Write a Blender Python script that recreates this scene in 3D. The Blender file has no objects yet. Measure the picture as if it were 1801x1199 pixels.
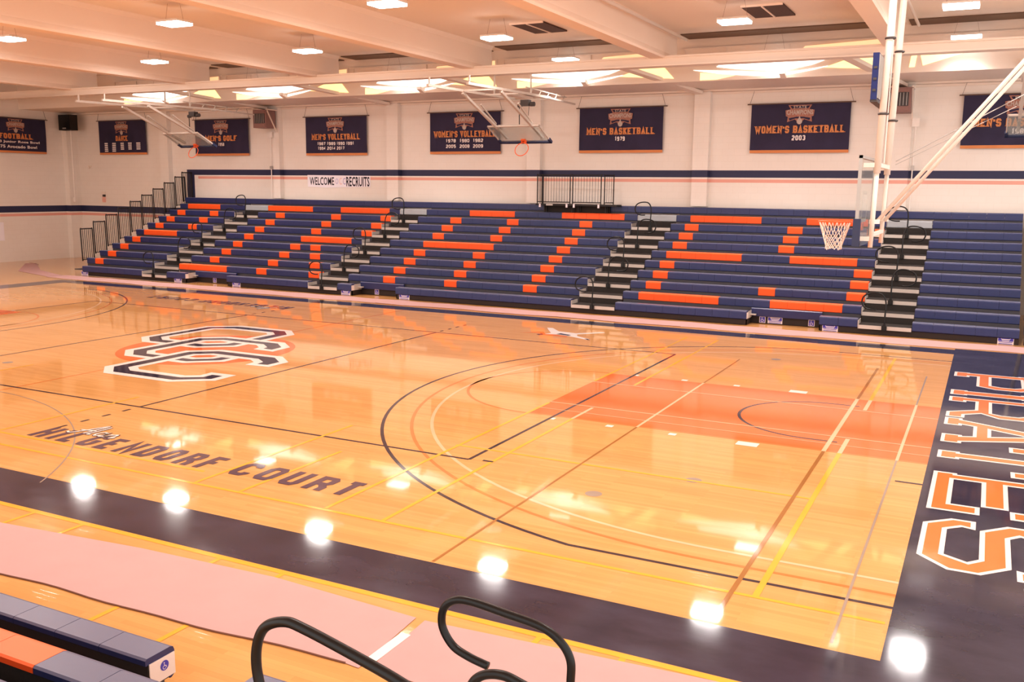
import bpy, bmesh, math, random
from mathutils import Vector, Matrix
from mathutils.geometry import tessellate_polygon
random.seed(4)
C = bpy.context.scene.collection
sc = bpy.context.scene
PI = math.pi

# ------------------------------------------------------------------ helpers
class MB:
    """collects shapes that become one mesh"""
    def __init__(s): s.v = []; s.f = []; s.m = []
    def add(s, vs, fs, m=0):
        b = len(s.v); s.v += [tuple(v) for v in vs]
        s.f += [tuple(b + i for i in f) for f in fs]; s.m += [m] * len(fs)
    def box(s, x0, x1, y0, y1, z0, z1, m=0):
        if x0 > x1: x0, x1 = x1, x0
        if y0 > y1: y0, y1 = y1, y0
        if z0 > z1: z0, z1 = z1, z0
        s.add([(x0,y0,z0),(x1,y0,z0),(x1,y1,z0),(x0,y1,z0),(x0,y0,z1),(x1,y0,z1),(x1,y1,z1),(x0,y1,z1)],
              [(0,3,2,1),(4,5,6,7),(0,1,5,4),(1,2,6,5),(2,3,7,6),(3,0,4,7)], m)
    def obox(s, a, b, w, h, m=0, up=(0,0,1)):
        """bar of section w x h from a to b"""
        a = Vector(a); b = Vector(b); d = (b - a).normalized(); up = Vector(up)
        if abs(d.dot(up)) > .98: up = Vector((0,1,0))
        r = d.cross(up).normalized() * (w/2); u = r.normalized().cross(d).normalized() * (h/2)
        vs = [a-r-u, a+r-u, a+r+u, a-r+u, b-r-u, b+r-u, b+r+u, b-r+u]
        s.add(vs, [(0,1,2,3),(7,6,5,4),(0,4,5,1),(1,5,6,2),(2,6,7,3),(3,7,4,0)], m)
    def tube(s, pts, r, n=10, m=0, closed=False, cap=True):
        pts = [Vector(p) for p in pts]; N = len(pts); vs = []; fs = []
        prev = None
        for i, p in enumerate(pts):
            if closed: t = pts[(i+1) % N] - pts[i-1]
            else: t = pts[min(i+1, N-1)] - pts[max(i-1, 0)]
            t.normalize()
            if prev is None:
                prev = t.orthogonal().normalized()
            prev = (prev - t * prev.dot(t)).normalized()
            q = t.cross(prev)
            for k in range(n):
                a = 2*PI*k/n; vs.append(p + prev*(r*math.cos(a)) + q*(r*math.sin(a)))
        for i in range(N if closed else N-1):
            j = (i+1) % N
            for k in range(n):
                l = (k+1) % n
                fs.append((i*n+k, i*n+l, j*n+l, j*n+k))
        if cap and not closed:
            fs.append(tuple(range(n))[::-1]); fs.append(tuple((N-1)*n+k for k in range(n)))
        s.add(vs, fs, m)
    def prism_x(s, prof, x0, x1, m=0):
        """extrude a (y,z) profile from x0 to x1"""
        n = len(prof)
        vs = [(x0,y,z) for y,z in prof] + [(x1,y,z) for y,z in prof]
        s.add(vs, [tuple((i,(i+1)%n,n+(i+1)%n,n+i)) for i in range(n)], m)
        for side in (0, 1):
            tri = tessellate_polygon([[Vector((y,z,0)) for y,z in prof]])
            s.add([vs[side*n+i] for i in range(n)], [t if side else t[::-1] for t in tri], m)
    def flat(s, loops, tf, m=0):
        """fill a polygon (outer loop + holes) of 2d points; tf maps (u,v) to world"""
        pts = [p for l in loops for p in l]
        tri = tessellate_polygon([[Vector((u,v,0)) for u,v in l] for l in loops])
        out = []
        for t in tri:
            a, b, c = [pts[i] for i in t]
            ar = (b[0]-a[0])*(c[1]-a[1]) - (b[1]-a[1])*(c[0]-a[0])
            if abs(ar) < 1e-10: continue
            out.append(t if ar > 0 else t[::-1])
        s.add([tf(u,v) for u,v in pts], out, m)
    def build(s, name, mats, parent=None, loc=None, rot=None, smooth=False):
        me = bpy.data.meshes.new(name)
        L = Vector(loc) if loc is not None else None
        me.from_pydata(s.v if L is None else [tuple(Vector(v)-L) for v in s.v], [], s.f)
        if not isinstance(mats, (list, tuple)): mats = [mats]
        for m in mats: me.materials.append(m)
        for p, i in zip(me.polygons, s.m): p.material_index = i
        if smooth:
            for p in me.polygons: p.use_smooth = True
        me.update()
        bm = bmesh.new(); bm.from_mesh(me); bmesh.ops.recalc_face_normals(bm, faces=bm.faces) if smooth != 'keep' and not s.__dict__.get('keep') else None
        bm.to_mesh(me); bm.free()
        o = bpy.data.objects.new(name, me); C.objects.link(o)
        if L is not None: o.location = L
        if parent is not None:
            o.parent = parent
            if L is not None: o.location = L - world_loc(parent)
            else: o.location = -world_loc(parent)
        return o

def world_loc(o):
    l = Vector(o.location)
    while o.parent is not None:
        o = o.parent; l += Vector(o.location)
    return l

def thing(name, label, cat, loc=(0,0,0), group=None):
    o = bpy.data.objects.new(name, None); C.objects.link(o); o.location = loc
    o.empty_display_size = .1
    o['label'] = label; o['category'] = cat
    if group: o['group'] = group
    return o
def tag(o, label=None, cat=None, group=None, kind=None):
    if label: o['label'] = label
    if cat: o['category'] = cat
    if group: o['group'] = group
    if kind: o['kind'] = kind
    return o
def catmull(P, k=6, closed=False):
    P = [Vector(p) for p in P]; out = []; n = len(P)
    for i in range(n if closed else n-1):
        if closed: a,b,c,d = P[i-1],P[i],P[(i+1)%n],P[(i+2)%n]
        else: a,b,c,d = P[max(i-1,0)],P[i],P[i+1],P[min(i+2,n-1)]
        for j in range(k):
            t = j/k
            out.append(.5*((2*b)+(c-a)*t+(2*a-5*b+4*c-d)*t*t+(3*b-a-3*c+d)*t**3))
    if not closed: out.append(P[-1])
    return out
def offset_poly(pts, d):
    """offset a closed 2d polygon outward by d (miter)"""
    n = len(pts); A = sum(pts[i][0]*pts[(i+1)%n][1]-pts[(i+1)%n][0]*pts[i][1] for i in range(n))
    sgn = 1 if A > 0 else -1; out = []
    for i in range(n):
        p0 = Vector(pts[i-1]); p1 = Vector(pts[i]); p2 = Vector(pts[(i+1)%n])
        e1 = (p1-p0).normalized(); e2 = (p2-p1).normalized()
        n1 = Vector((e1.y,-e1.x))*sgn; n2 = Vector((e2.y,-e2.x))*sgn
        b = n1+n2
        if b.length < 1e-6: out.append(tuple(p1+n1*d)); continue
        b.normalize(); c = max(b.dot(n1), .45)
        out.append(tuple(p1 + b*(d/c)))
    return out

# ------------------------------------------------------------------ materials
def newmat(name):
    m = bpy.data.materials.new(name); m.use_nodes = True
    nt = m.node_tree; return m, nt, nt.nodes['Principled BSDF']
def mat(name, col, rough=.5, metal=0., noise=.06, nscale=6., bump=0., spec=.5, coat=0., alpha=None, trans=0.):
    m, nt, b = newmat(name)
    b.inputs['Roughness'].default_value = rough; b.inputs['Metallic'].default_value = metal
    b.inputs['Specular IOR Level'].default_value = spec
    b.inputs['Coat Weight'].default_value = coat; b.inputs['Coat Roughness'].default_value = .06
    tc = nt.nodes.new('ShaderNodeTexCoord'); nz = nt.nodes.new('ShaderNodeTexNoise')
    nz.inputs['Scale'].default_value = nscale; nz.inputs['Detail'].default_value = 4
    nt.links.new(tc.outputs['Object'], nz.inputs['Vector'])
    mx = nt.nodes.new('ShaderNodeMix'); mx.data_type = 'RGBA'
    mx.inputs['A'].default_value = tuple(c*(1-noise) for c in col) + (1,)
    mx.inputs['B'].default_value = tuple(min(1, c*(1+noise)) for c in col) + (1,)
    nt.links.new(nz.outputs['Fac'], mx.inputs['Factor']); nt.links.new(mx.outputs['Result'], b.inputs['Base Color'])
    if bump:
        bp = nt.nodes.new('ShaderNodeBump'); bp.inputs['Strength'].default_value = bump; bp.inputs['Distance'].default_value = .01
        nt.links.new(nz.outputs['Fac'], bp.inputs['Height']); nt.links.new(bp.outputs['Normal'], b.inputs['Normal'])
    if alpha is not None: b.inputs['Alpha'].default_value = alpha
    if trans: b.inputs['Transmission Weight'].default_value = trans
    return m
def emit(name, col, strength, var=0.):
    m, nt, b = newmat(name)
    b.inputs['Base Color'].default_value = (.8,.8,.8,1)
    nz = nt.nodes.new('ShaderNodeTexNoise'); nz.inputs['Scale'].default_value = 1.2
    tc = nt.nodes.new('ShaderNodeTexCoord'); nt.links.new(tc.outputs['Object'], nz.inputs['Vector'])
    mx = nt.nodes.new('ShaderNodeMix'); mx.data_type = 'RGBA'
    mx.inputs['A'].default_value = tuple(c*(1-var) for c in col)+(1,); mx.inputs['B'].default_value = tuple(col)+(1,)
    nt.links.new(nz.outputs['Fac'], mx.inputs['Factor']); nt.links.new(mx.outputs['Result'], b.inputs['Emission Color'])
    b.inputs['Emission Strength'].default_value = strength
    return m

FLOOR_ROUGH = .040
def painted(name, col, rough=.06, noise=.05, coat=0.):
    """court paint under gloss varnish, faintly scuffed"""
    m, nt, b = newmat(name)
    tc = nt.nodes.new('ShaderNodeTexCoord')
    mp = nt.nodes.new('ShaderNodeMapping'); mp.inputs['Scale'].default_value = (1.2, 2.2, 1)
    nt.links.new(tc.outputs['Object'], mp.inputs['Vector'])
    nz = nt.nodes.new('ShaderNodeTexNoise'); nz.inputs['Scale'].default_value = 1.6; nz.inputs['Detail'].default_value = 6
    nt.links.new(mp.outputs['Vector'], nz.inputs['Vector'])
    mx = nt.nodes.new('ShaderNodeMix'); mx.data_type = 'RGBA'
    mx.inputs['A'].default_value = tuple(c*(1-noise) for c in col)+(1,)
    mx.inputs['B'].default_value = tuple(min(1,c*(1+noise)) for c in col)+(1,)
    nt.links.new(nz.outputs['Fac'], mx.inputs['Factor']); nt.links.new(mx.outputs['Result'], b.inputs['Base Color'])
    mr = nt.nodes.new('ShaderNodeMapRange'); mr.inputs['To Min'].default_value = rough*.8; mr.inputs['To Max'].default_value = rough*1.5
    nt.links.new(nz.outputs['Fac'], mr.inputs['Value']); nt.links.new(mr.outputs['Result'], b.inputs['Roughness'])
    return m

def wood_floor():
    m, nt, b = newmat('maple_boards')
    N = nt.nodes.new; L = nt.links.new
    tc = N('ShaderNodeTexCoord')
    br = N('ShaderNodeTexBrick'); br.offset = .37
    br.inputs['Scale'].default_value = 1.; br.inputs['Brick Width'].default_value = 1.1; br.inputs['Row Height'].default_value = .057
    br.inputs['Mortar Size'].default_value = .0008; br.inputs['Bias'].default_value = 0
    br.inputs['Color1'].default_value = (.71,.375,.145,1); br.inputs['Color2'].default_value = (.775,.425,.17,1); br.inputs['Mortar'].default_value = (.62,.32,.14,1)
    L(tc.outputs['Object'], br.inputs['Vector'])
    mp = N('ShaderNodeMapping'); mp.inputs['Scale'].default_value = (.25, 2.2, 1); L(tc.outputs['Object'], mp.inputs['Vector'])
    nz = N('ShaderNodeTexNoise'); nz.inputs['Scale'].default_value = 1.3; nz.inputs['Detail'].default_value = 8; nz.inputs['Roughness'].default_value = .65
    L(mp.outputs['Vector'], nz.inputs['Vector'])
    mr = N('ShaderNodeMapRange'); mr.inputs['From Min'].default_value = .3; mr.inputs['From Max'].default_value = .7
    mr.inputs['To Min'].default_value = .92; mr.inputs['To Max'].default_value = 1.06; L(nz.outputs['Fac'], mr.inputs['Value'])
    mx = N('ShaderNodeMix'); mx.data_type = 'RGBA'; mx.blend_type = 'MULTIPLY'; mx.inputs['Factor'].default_value = 1
    L(br.outputs['Color'], mx.inputs['A']); L(mr.outputs['Result'], mx.inputs['B']); L(mx.outputs['Result'], b.inputs['Base Color'])
    m2 = N('ShaderNodeMapRange'); m2.inputs['To Min'].default_value = FLOOR_ROUGH*.7; m2.inputs['To Max'].default_value = FLOOR_ROUGH*1.5
    L(nz.outputs['Fac'], m2.inputs['Value']); L(m2.outputs['Result'], b.inputs['Roughness'])
    bp = N('ShaderNodeBump'); bp.inputs['Strength'].default_value = .03; bp.inputs['Distance'].default_value = .01
    L(br.outputs['Fac'], bp.inputs['Height']); L(bp.outputs['Normal'], b.inputs['Normal'])
    return m

def wall_paint():
    """block wall with a navy and a salmon stripe, upper behind the seats, lower beyond them"""
    m, nt, b = newmat('painted_block_wall')
    N = nt.nodes.new; L = nt.links.new
    geo = N('ShaderNodeNewGeometry'); sp = N('ShaderNodeSeparateXYZ'); L(geo.outputs['Position'], sp.inputs['Vector'])
    def cmp(sock, op, v):
        n = N('ShaderNodeMath'); n.operation = op; L(sock, n.inputs[0]); n.inputs[1].default_value = v; return n.outputs[0]
    def mul(a, c):
        n = N('ShaderNodeMath'); n.operation = 'MULTIPLY'; L(a, n.inputs[0]); L(c, n.inputs[1]); return n.outputs[0]
    def mx_(a, c):
        n = N('ShaderNodeMath'); n.operation = 'MAXIMUM'; L(a, n.inputs[0]); L(c, n.inputs[1]); return n.outputs[0]
    X, Y, Z = sp.outputs[0], sp.outputs[1], sp.outputs[2]
    band = lambda s, a, c: mul(cmp(s, 'GREATER_THAN', a), cmp(s, 'LESS_THAN', c))
    up = mul(band(Z, 3.89, 4.12), cmp(X, 'GREATER_THAN', -16.75))
    vert = mul(band(Z, 2.2, 4.12), band(X, -16.75, -16.32))
    low = mul(band(Z, 2.17, 2.45), cmp(X, 'LESS_THAN', -16.32))
    navy = mx_(mx_(up, vert), low)
    pk = mx_(mul(band(Z, 3.73, 3.835), cmp(X, 'GREATER_THAN', -16.1)), mul(band(Z, 2.0, 2.11), cmp(X, 'LESS_THAN', -16.75)))
    tc = N('ShaderNodeTexCoord'); nz = N('ShaderNodeTexNoise'); nz.inputs['Scale'].default_value = 1.1; nz.inputs['Detail'].default_value = 5
    L(tc.outputs['Object'], nz.inputs['Vector'])
    base = N('ShaderNodeMix'); base.data_type = 'RGBA'
    base.inputs['A'].default_value = (.85,.765,.695,1); base.inputs['B'].default_value = (.90,.825,.765,1); L(nz.outputs['Fac'], base.inputs['Factor'])
    # block joints: swap axes so courses run along the wall
    cb = N('ShaderNodeCombineXYZ'); ad = N('ShaderNodeMath'); ad.operation = 'ADD'; L(X, ad.inputs[0]); L(Y, ad.inputs[1])
    L(ad.outputs[0], cb.inputs[0]); L(Z, cb.inputs[1])
    br = N('ShaderNodeTexBrick'); br.inputs['Scale'].default_value = 1; br.inputs['Brick Width'].default_value = .4; br.inputs['Row Height'].default_value = .2
    br.inputs['Mortar Size'].default_value = .004; br.inputs['Color1'].default_value = (1,1,1,1); br.inputs['Color2'].default_value = (.985,.985,.985,1); br.inputs['Mortar'].default_value = (.94,.93,.92,1)
    L(cb.outputs[0], br.inputs['Vector'])
    mm = N('ShaderNodeMix'); mm.data_type = 'RGBA'; mm.blend_type = 'MULTIPLY'; mm.inputs['Factor'].default_value = 1
    L(base.outputs['Result'], mm.inputs['A']); L(br.outputs['Color'], mm.inputs['B'])
    a = N('ShaderNodeMix'); a.data_type = 'RGBA'; L(pk, a.inputs['Factor']); L(mm.outputs['Result'], a.inputs['A']); a.inputs['B'].default_value = (.83,.42,.34,1)
    c = N('ShaderNodeMix'); c.data_type = 'RGBA'; L(navy, c.inputs['Factor']); L(a.outputs['Result'], c.inputs['A']); c.inputs['B'].default_value = (.035,.038,.095,1)
    L(c.outputs['Result'], b.inputs['Base Color']); b.inputs['Roughness'].default_value = .55
    return m

M = {}
M['floor'] = wood_floor(); M['wall'] = wall_paint()
M['ceil'] = mat('ceiling_paint', (.84,.72,.62), .7, noise=.03, nscale=.8)
M['beam'] = mat('beam_paint', (.87,.71,.60), .6, noise=.03, nscale=.8)
M['girder'] = mat('girder_paint', (.86,.74,.65), .55, noise=.03, nscale=1)
M['cdark'] = mat('ceiling_shade_paint', (.20,.13,.09), .8)
M['vent'] = mat('vent_mesh', (.10,.06,.05), .8, noise=.3, nscale=40)
M['navyf'] = painted('navy_court_paint', (.048,.044,.072), .07, .55)
M['blackf'] = painted('black_line_paint', (.07,.05,.06))
M['orangef'] = painted('orange_key_paint', (.80,.185,.045), .06, .06)
M['oline'] = painted('orange_line_paint', (.72,.25,.08))
M['brownl'] = painted('brown_line_paint', (.42,.19,.06))
M['whitef'] = painted('white_line_paint', (.95,.86,.80))
M['creaml'] = painted('cream_line_paint', (.85,.55,.34))
M['yellowf'] = painted('yellow_line_paint', (.85,.47,.07))
M['greyl'] = painted('grey_line_paint', (.40,.31,.25))
M['letter'] = painted('orange_letter_paint', (.80,.24,.07), .06)
M['textf'] = painted('navy_lettering_paint', (.13,.08,.11))
def lit_tops(m, top):
    """paler colour on upward faces, overhead light painted in"""
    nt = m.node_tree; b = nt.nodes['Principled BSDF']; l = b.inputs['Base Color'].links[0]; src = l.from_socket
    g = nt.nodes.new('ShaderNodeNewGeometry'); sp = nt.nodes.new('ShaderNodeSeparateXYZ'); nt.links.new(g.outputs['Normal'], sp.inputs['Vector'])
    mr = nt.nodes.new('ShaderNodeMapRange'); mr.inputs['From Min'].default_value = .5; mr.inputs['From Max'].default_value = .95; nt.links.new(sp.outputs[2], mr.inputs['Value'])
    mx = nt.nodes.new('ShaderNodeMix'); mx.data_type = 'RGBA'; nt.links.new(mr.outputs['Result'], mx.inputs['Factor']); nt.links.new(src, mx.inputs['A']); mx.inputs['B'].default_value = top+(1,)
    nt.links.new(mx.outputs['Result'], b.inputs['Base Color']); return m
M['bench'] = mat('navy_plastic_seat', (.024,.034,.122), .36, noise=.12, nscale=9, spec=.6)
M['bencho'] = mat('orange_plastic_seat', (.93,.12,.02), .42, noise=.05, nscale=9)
lit_tops(M['bench'], (.155,.165,.255)); lit_tops(M['bencho'], (.93,.20,.07))  # seat tops coloured as if lit from above
M['deck'] = mat('grey_footboard', (.075,.072,.085), .55, noise=.12)
M['kick'] = mat('dark_kickboard', (.028,.018,.016), .6)
M['silver'] = mat('silver_riser', (.56,.50,.46), .4, metal=.15, noise=.06)
M['silverb'] = mat('grey_blue_panel', (.42,.44,.47), .4, noise=.05)
M['tread'] = mat('black_grip_tread', (.03,.024,.022), .75, noise=.25, nscale=40)
M['endcap'] = mat('white_end_plate', (.80,.68,.64), .4)
M['black'] = mat('black_powdercoat', (.005,.005,.006), .34, noise=.1)
M['blackrail'] = mat('black_guard_bar', (.016,.012,.012), .5)
M['steel'] = mat('cream_painted_steel', (.86,.76,.68), .4, noise=.05)
M['steel2'] = mat('beige_painted_steel', (.60,.52,.46), .45, noise=.08)
M['greysteel'] = mat('grey_steel', (.45,.42,.40), .4, metal=.4)
M['dgrey'] = mat('dark_motor_housing', (.07,.06,.06), .5)
M['glass'] = mat('backboard_glass', (.50,.52,.48), .08, alpha=.36, noise=.02)
M['pad'] = mat('navy_edge_padding', (.035,.045,.10), .5)
M['rim'] = mat('orange_rim_steel', (.88,.16,.05), .35)
M['net'] = mat('white_net_cord', (.88,.76,.68), .8)
M['banner'] = mat('navy_banner_cloth', (.040,.031,.074), .75, noise=.35, nscale=1.3)
M['borange'] = mat('orange_banner_print', (.66,.27,.11), .7)
M['bhem'] = mat('orange_banner_hem', (.70,.28,.11), .7)
M['bwhite'] = mat('white_banner_print', (.85,.76,.74), .7)
M['bmute'] = mat('muted_emblem_print', (.42,.20,.15), .7, noise=.3, nscale=20)
M['bgrey'] = mat('grey_emblem_print', (.55,.45,.40), .7, noise=.3, nscale=20)
M['pole'] = mat('bronze_hanging_rod', (.16,.10,.07), .5)
M['paper'] = mat('pink_rosin_paper', (.60,.375,.365), .8, noise=.05, nscale=3)
M['paperedge'] = mat('rolled_paper_edge', (.25,.12,.09), .8)
M['tape'] = mat('white_tape', (.95,.85,.80), .6)
M['signb'] = mat('blue_sign_print', (.07,.06,.42), .5)
M['signw'] = mat('white_sign_plate', (.80,.70,.72), .5)
M['speaker'] = mat('black_speaker_grille', (.025,.018,.015), .6, noise=.3, nscale=60)
M['heater'] = mat('brown_heater_casing', (.30,.17,.15), .55, noise=.1)
M['white'] = mat('white_enamel', (.86,.78,.72), .4)
M['clock'] = mat('blue_clock_housing', (.010,.018,.115), .4)
M['sheet'] = mat('white_paper_sign', (.93,.87,.92), .7, noise=.02)
M['ink'] = mat('black_marker_ink', (.03,.025,.04), .7)
M['inkc'] = mat('pale_marker_ink', (.42,.34,.62), .7)
M['inko'] = mat('orange_marker_ink', (.88,.50,.42), .7)
M['lens'] = emit('lit_lens', (1,.96,.95), 14); M['lensf'] = emit('lit_lens_dim', (1,.96,.95), 6)
M['housing'] = mat('white_light_housing', (.8,.75,.7), .4)
M['skyw'] = emit('white_skylight_glass', (1,.94,.84), 1.9, .12)
M['skyy'] = emit('amber_skylight_glass', (1,.66,.22), 1.35, .2)
M['skyd'] = emit('dim_amber_glow', (1,.52,.20), .95, .5)
M['red'] = mat('red_pull_station', (.6,.2,.15), .5)
M['wire'] = mat('hanging_wire', (.35,.22,.16), .5)

# ------------------------------------------------------------------ camera
cam = bpy.data.cameras.new('camera'); co = bpy.data.objects.new('camera', cam); C.objects.link(co)
cx,cy,cz,yaw,pitch,roll,f = 14.7987,-14.7763,3.501,.4676,.1625,.0108,1647.15
F = Vector((-math.sin(yaw)*math.cos(pitch), math.cos(yaw)*math.cos(pitch), -math.sin(pitch)))
R = F.cross(Vector((0,0,1))).normalized(); U = R.cross(F)
R2 = R*math.cos(roll)+U*math.sin(roll); U2 = -R*math.sin(roll)+U*math.cos(roll)
co.matrix_world = Matrix(((R2.x,U2.x,-F.x,cx),(R2.y,U2.y,-F.y,cy),(R2.z,U2.z,-F.z,cz),(0,0,0,1)))
cam.sensor_width = 36; cam.lens = f/1801*36; cam.clip_start = .1; cam.clip_end = 200
sc.camera = co

# ------------------------------------------------------------------ room shell
XL, XR, YF, YN, ZC = -23.9, 19.0, 15.95, -17.5, 7.9
b = MB(); b.box(XL, XR, YN, YF, -.15, 0); floor = tag(b.build('floor', M['floor']), kind='structure')
b = MB(); b.box(XL-.2, XR, YF, YF+.2, 0, 6.66); wall_far = tag(b.build('wall_far', M['wall']), kind='structure')
b = MB(); b.box(XL-.2, XL, YN, YF+.2, 0, ZC); wall_left = tag(b.build('wall_left', M['wall']), kind='structure')
PILX = [-17.85, -11.6, -5.82, .17, 6.2, 12.25, 18.2]
for k, x in enumerate(PILX):
    b = MB(); b.box(x-.26, x+.26, YF-.24, YF-.001, .001 if x < -17 else 2.95, 6.60); tag(b.build('trim_%d' % (k+1), M['wall']), kind='structure')
b = MB(); b.box(XL+.001, XL+.3, 15.35, YF-.001, .001, 6.60); tag(b.build('trim_%d' % (len(PILX)+1), M['wall']), kind='structure')
# ledge at the wall head and the low soffit strip beside the windows
b = MB(); b.box(XL+.01, XR, YF-.26, YF-.002, 6.605, 6.665); b.box(XL+.31, XR, YF-.05, YF-.002, 6.53, 6.60); b.build('wall_head_ledge', M['girder'], wall_far)

b = MB(); b.box(XL, XR, YN, 13.25, ZC, ZC+.15)
ceiling = tag(b.build('ceiling', M['ceil']), kind='structure')
b = MB(); b.box(XL, XR, 13.4, YF+.2, 6.67, 6.85); b.build('low_soffit', M['girder'], ceiling)
b = MB(); b.box(XL, XR, 13.25, 13.4, 6.66, ZC+.15); b.build('upper_fascia', M['girder'], ceiling)
BX = [-17.9, -11.85, -5.88, .12, 6.17, 12.25, 18.2]
for x in BX:
    b = MB()   # deep ceiling beam, thicker lip along the bottom
    prof = [(-.20,7.08),(.20,7.08),(.23,7.13),(.17,7.26),(.15,ZC-.12),(.22,ZC),(-.22,ZC),(-.15,ZC-.12),(-.17,7.26),(-.23,7.13)]
    n = len(prof)
    vs = [(x+u, YN, z) for u, z in prof] + [(x+u, 12.35, z) for u, z in prof]
    b.add(vs, [(i,(i+1)%n,n+(i+1)%n,n+i) for i in range(n)]+[tuple(range(n)), tuple(range(n,2*n))[::-1]])
    b.build('ceiling_beam', M['beam'], ceiling)
b = MB(); b.box(XL+.01, XR, 11.12, 11.42, 6.90, 7.12); b.box(XL+.01, XR, 11.06, 11.48, 6.87, 6.91); b.box(XL+.01, XR, 11.06, 11.48, 7.09, 7.14)
b.build('long_girder', M['girder'], ceiling)
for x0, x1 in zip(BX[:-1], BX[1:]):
    b = MB(); b.box(x0+.25, x1-.25, 12.35, 13.22, ZC-.03, ZC-.002); b.build('shade_strip', M['cdark'], ceiling)  # flat dark strip, the gap's shade put into its colour
    b = MB(); b.obox((x0+.2, 12.5, 7.15), (x0+.2,13.3,7.15), .1,.1); 
for x0, x1, y0, y1 in [(8.98,9.98,8.85,10.45),(2.7,3.7,8.85,10.45)]:
    b = MB(); b.box(x0, x1, y0, y1, ZC-.04, ZC-.002)
    v = b.build('ceiling_vent_panel', M['vent'], ceiling); v['label'] = 'dark ceiling vent panel'
    b = MB(); b.box((x0+x1)/2-.02, (x0+x1)/2+.02, y0, y1, ZC-.06, ZC-.04); b.box(x0,x1,y0-.04,y0,ZC-.05,ZC-.002); b.box(x0,x1,y1,y1+.04,ZC-.05,ZC-.002)
    b.build('vent_frame', M['beam'], v)
# pipe along the third beam
b = MB(); b.tube([(6.55, YN+.2, 7.72),(6.62, 12.3, 7.72)], .045, 8); b.build('ceiling_pipe', M['girder'], ceiling, smooth=True)
b = MB(); b.tube([(12.75, YN+.2, 7.72),(12.75, 12.3, 7.72)], .04, 8); b.build('ceiling_pipe', M['girder'], ceiling, smooth=True)

# clerestory: glazed openings in the upright strip between the low soffit and the fascia, one window per bay
LASTP = [[(.52,7.12),(1.55,7.09),(.60,6.83)],[(.30,7.10),(.44,7.10),(.40,6.80),(.26,6.80)],[(1.9,7.20),(2.95,7.25),(2.95,7.13)]]
for n_, (x0, x1) in enumerate(zip(BX[:-1], BX[1:])):
    xm = (x0+x1)/2; yv = 13.235
    def panes(name, mat_, polys, par, label=None, y=yv):
        g = MB()
        for P_ in polys:
            Q = [(x0+u, z) for u, z in P_]; n = len(Q)
            g.flat([Q], lambda u, v: (u, y, v)); g.flat([Q], lambda u, v: (u, y+.012, v))
            g.add([(u, y, v) for u, v in Q]+[(u, y+.012, v) for u, v in Q], [(i,(i+1)%n,n+(i+1)%n,n+i) for i in range(n)])
        o = g.build(name, mat_, par)
        if label: o['label'] = label
        return o
    fr = MB()
    for u in (.12, 1.35, 3.15, 5.85): fr.box(x0+u-.03, x0+u+.03, 13.215, 13.235, 7.17, 7.60)
    fr.box(x0+.1, x1-.1, 13.21, 13.235, 7.585, 7.62); fr.box(x0+.1, x1-.1, 13.21, 13.235, 7.15, 7.18)
    win = tag(fr.build('window_%d' % (n_+1), M['girder']), kind='structure')
    if n_ != 5: panes('white_pane', M['skyw'], [[(1.10,7.05),(1.30,7.19),(4.42,7.19),(3.81,6.985),(3.09,6.871),(2.89,6.853),(1.68,6.965)],[(.40,6.985),(1.68,6.912),(2.89,6.806),(3.01,6.724),(2.93,6.69),(1.69,6.80),(1.17,6.855)],[(3.09,6.725),(3.11,6.80),(4.25,6.935),(3.89,6.853)]], win, 'bright white clerestory pane')
    last = n_ == 5
    if last: panes('amber_pane', M['skyy'], LASTP, win, 'glowing amber clerestory pane')
    else: panes('amber_pane', M['skyy'], [[(4.15,6.895),(5.0,7.17),(5.5,7.17),(5.87,6.77)],[(.62,6.90),(1.11,6.85),(1.66,6.785),(1.11,6.69),(.62,6.69)]], win, 'glowing amber clerestory pane')
    panes('amber_pane', M['skyd'], [[(3.3,7.22),(5.8,7.22),(5.8,7.58),(3.6,7.50)]], win, 'dim amber pane above the girder, its glow standing for amber light on the fascia')  # glow also carries the amber light that tints the fascia
    br = MB()
    br.obox((x1-.05, 15.6, 6.57), (x1-1.1, 11.50, 6.92), .26, .10)
    br.obox((xm, 13.3, 6.69), (xm, 13.0, 6.80), .16, .10)
    br.build('roof_brace', M['girder'], ceiling)

# ------------------------------------------------------------------ court markings (parts of the floor)
def decal(name, mat_, z, loops=None, quads=None, label=None):
    b = MB(); b.keep = True
    for l in loops or []: b.flat(l if isinstance(l[0][0], (tuple, list)) else [l], lambda u,v: (u,v,z))
    for k_, q in enumerate(quads or []):
        x0,x1,y0,y1 = q; zk = z+.00004*k_; b.flat([[(x0,y0),(x1,y0),(x1,y1),(x0,y1)]], lambda u,v: (u,v,zk))
    o = b.build(name, mat_, floor)
    if label: o['label'] = label
    return o
def arc_pts(cx_, cy_, r, a0, a1, n=48): return [(cx_+r*math.cos(a0+(a1-a0)*i/n), cy_+r*math.sin(a0+(a1-a0)*i/n)) for i in range(n+1)]
def arc_band(cx_, cy_, r, w, a0, a1, n=64): return arc_pts(cx_,cy_,r+w/2,a0,a1,n) + arc_pts(cx_,cy_,r-w/2,a1,a0,n)
def circ(cx_, cy_, r, n=48): return arc_pts(cx_, cy_, r, 0, 2*PI*(n-1)/n, n-1)
Bx = 14.33
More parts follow.
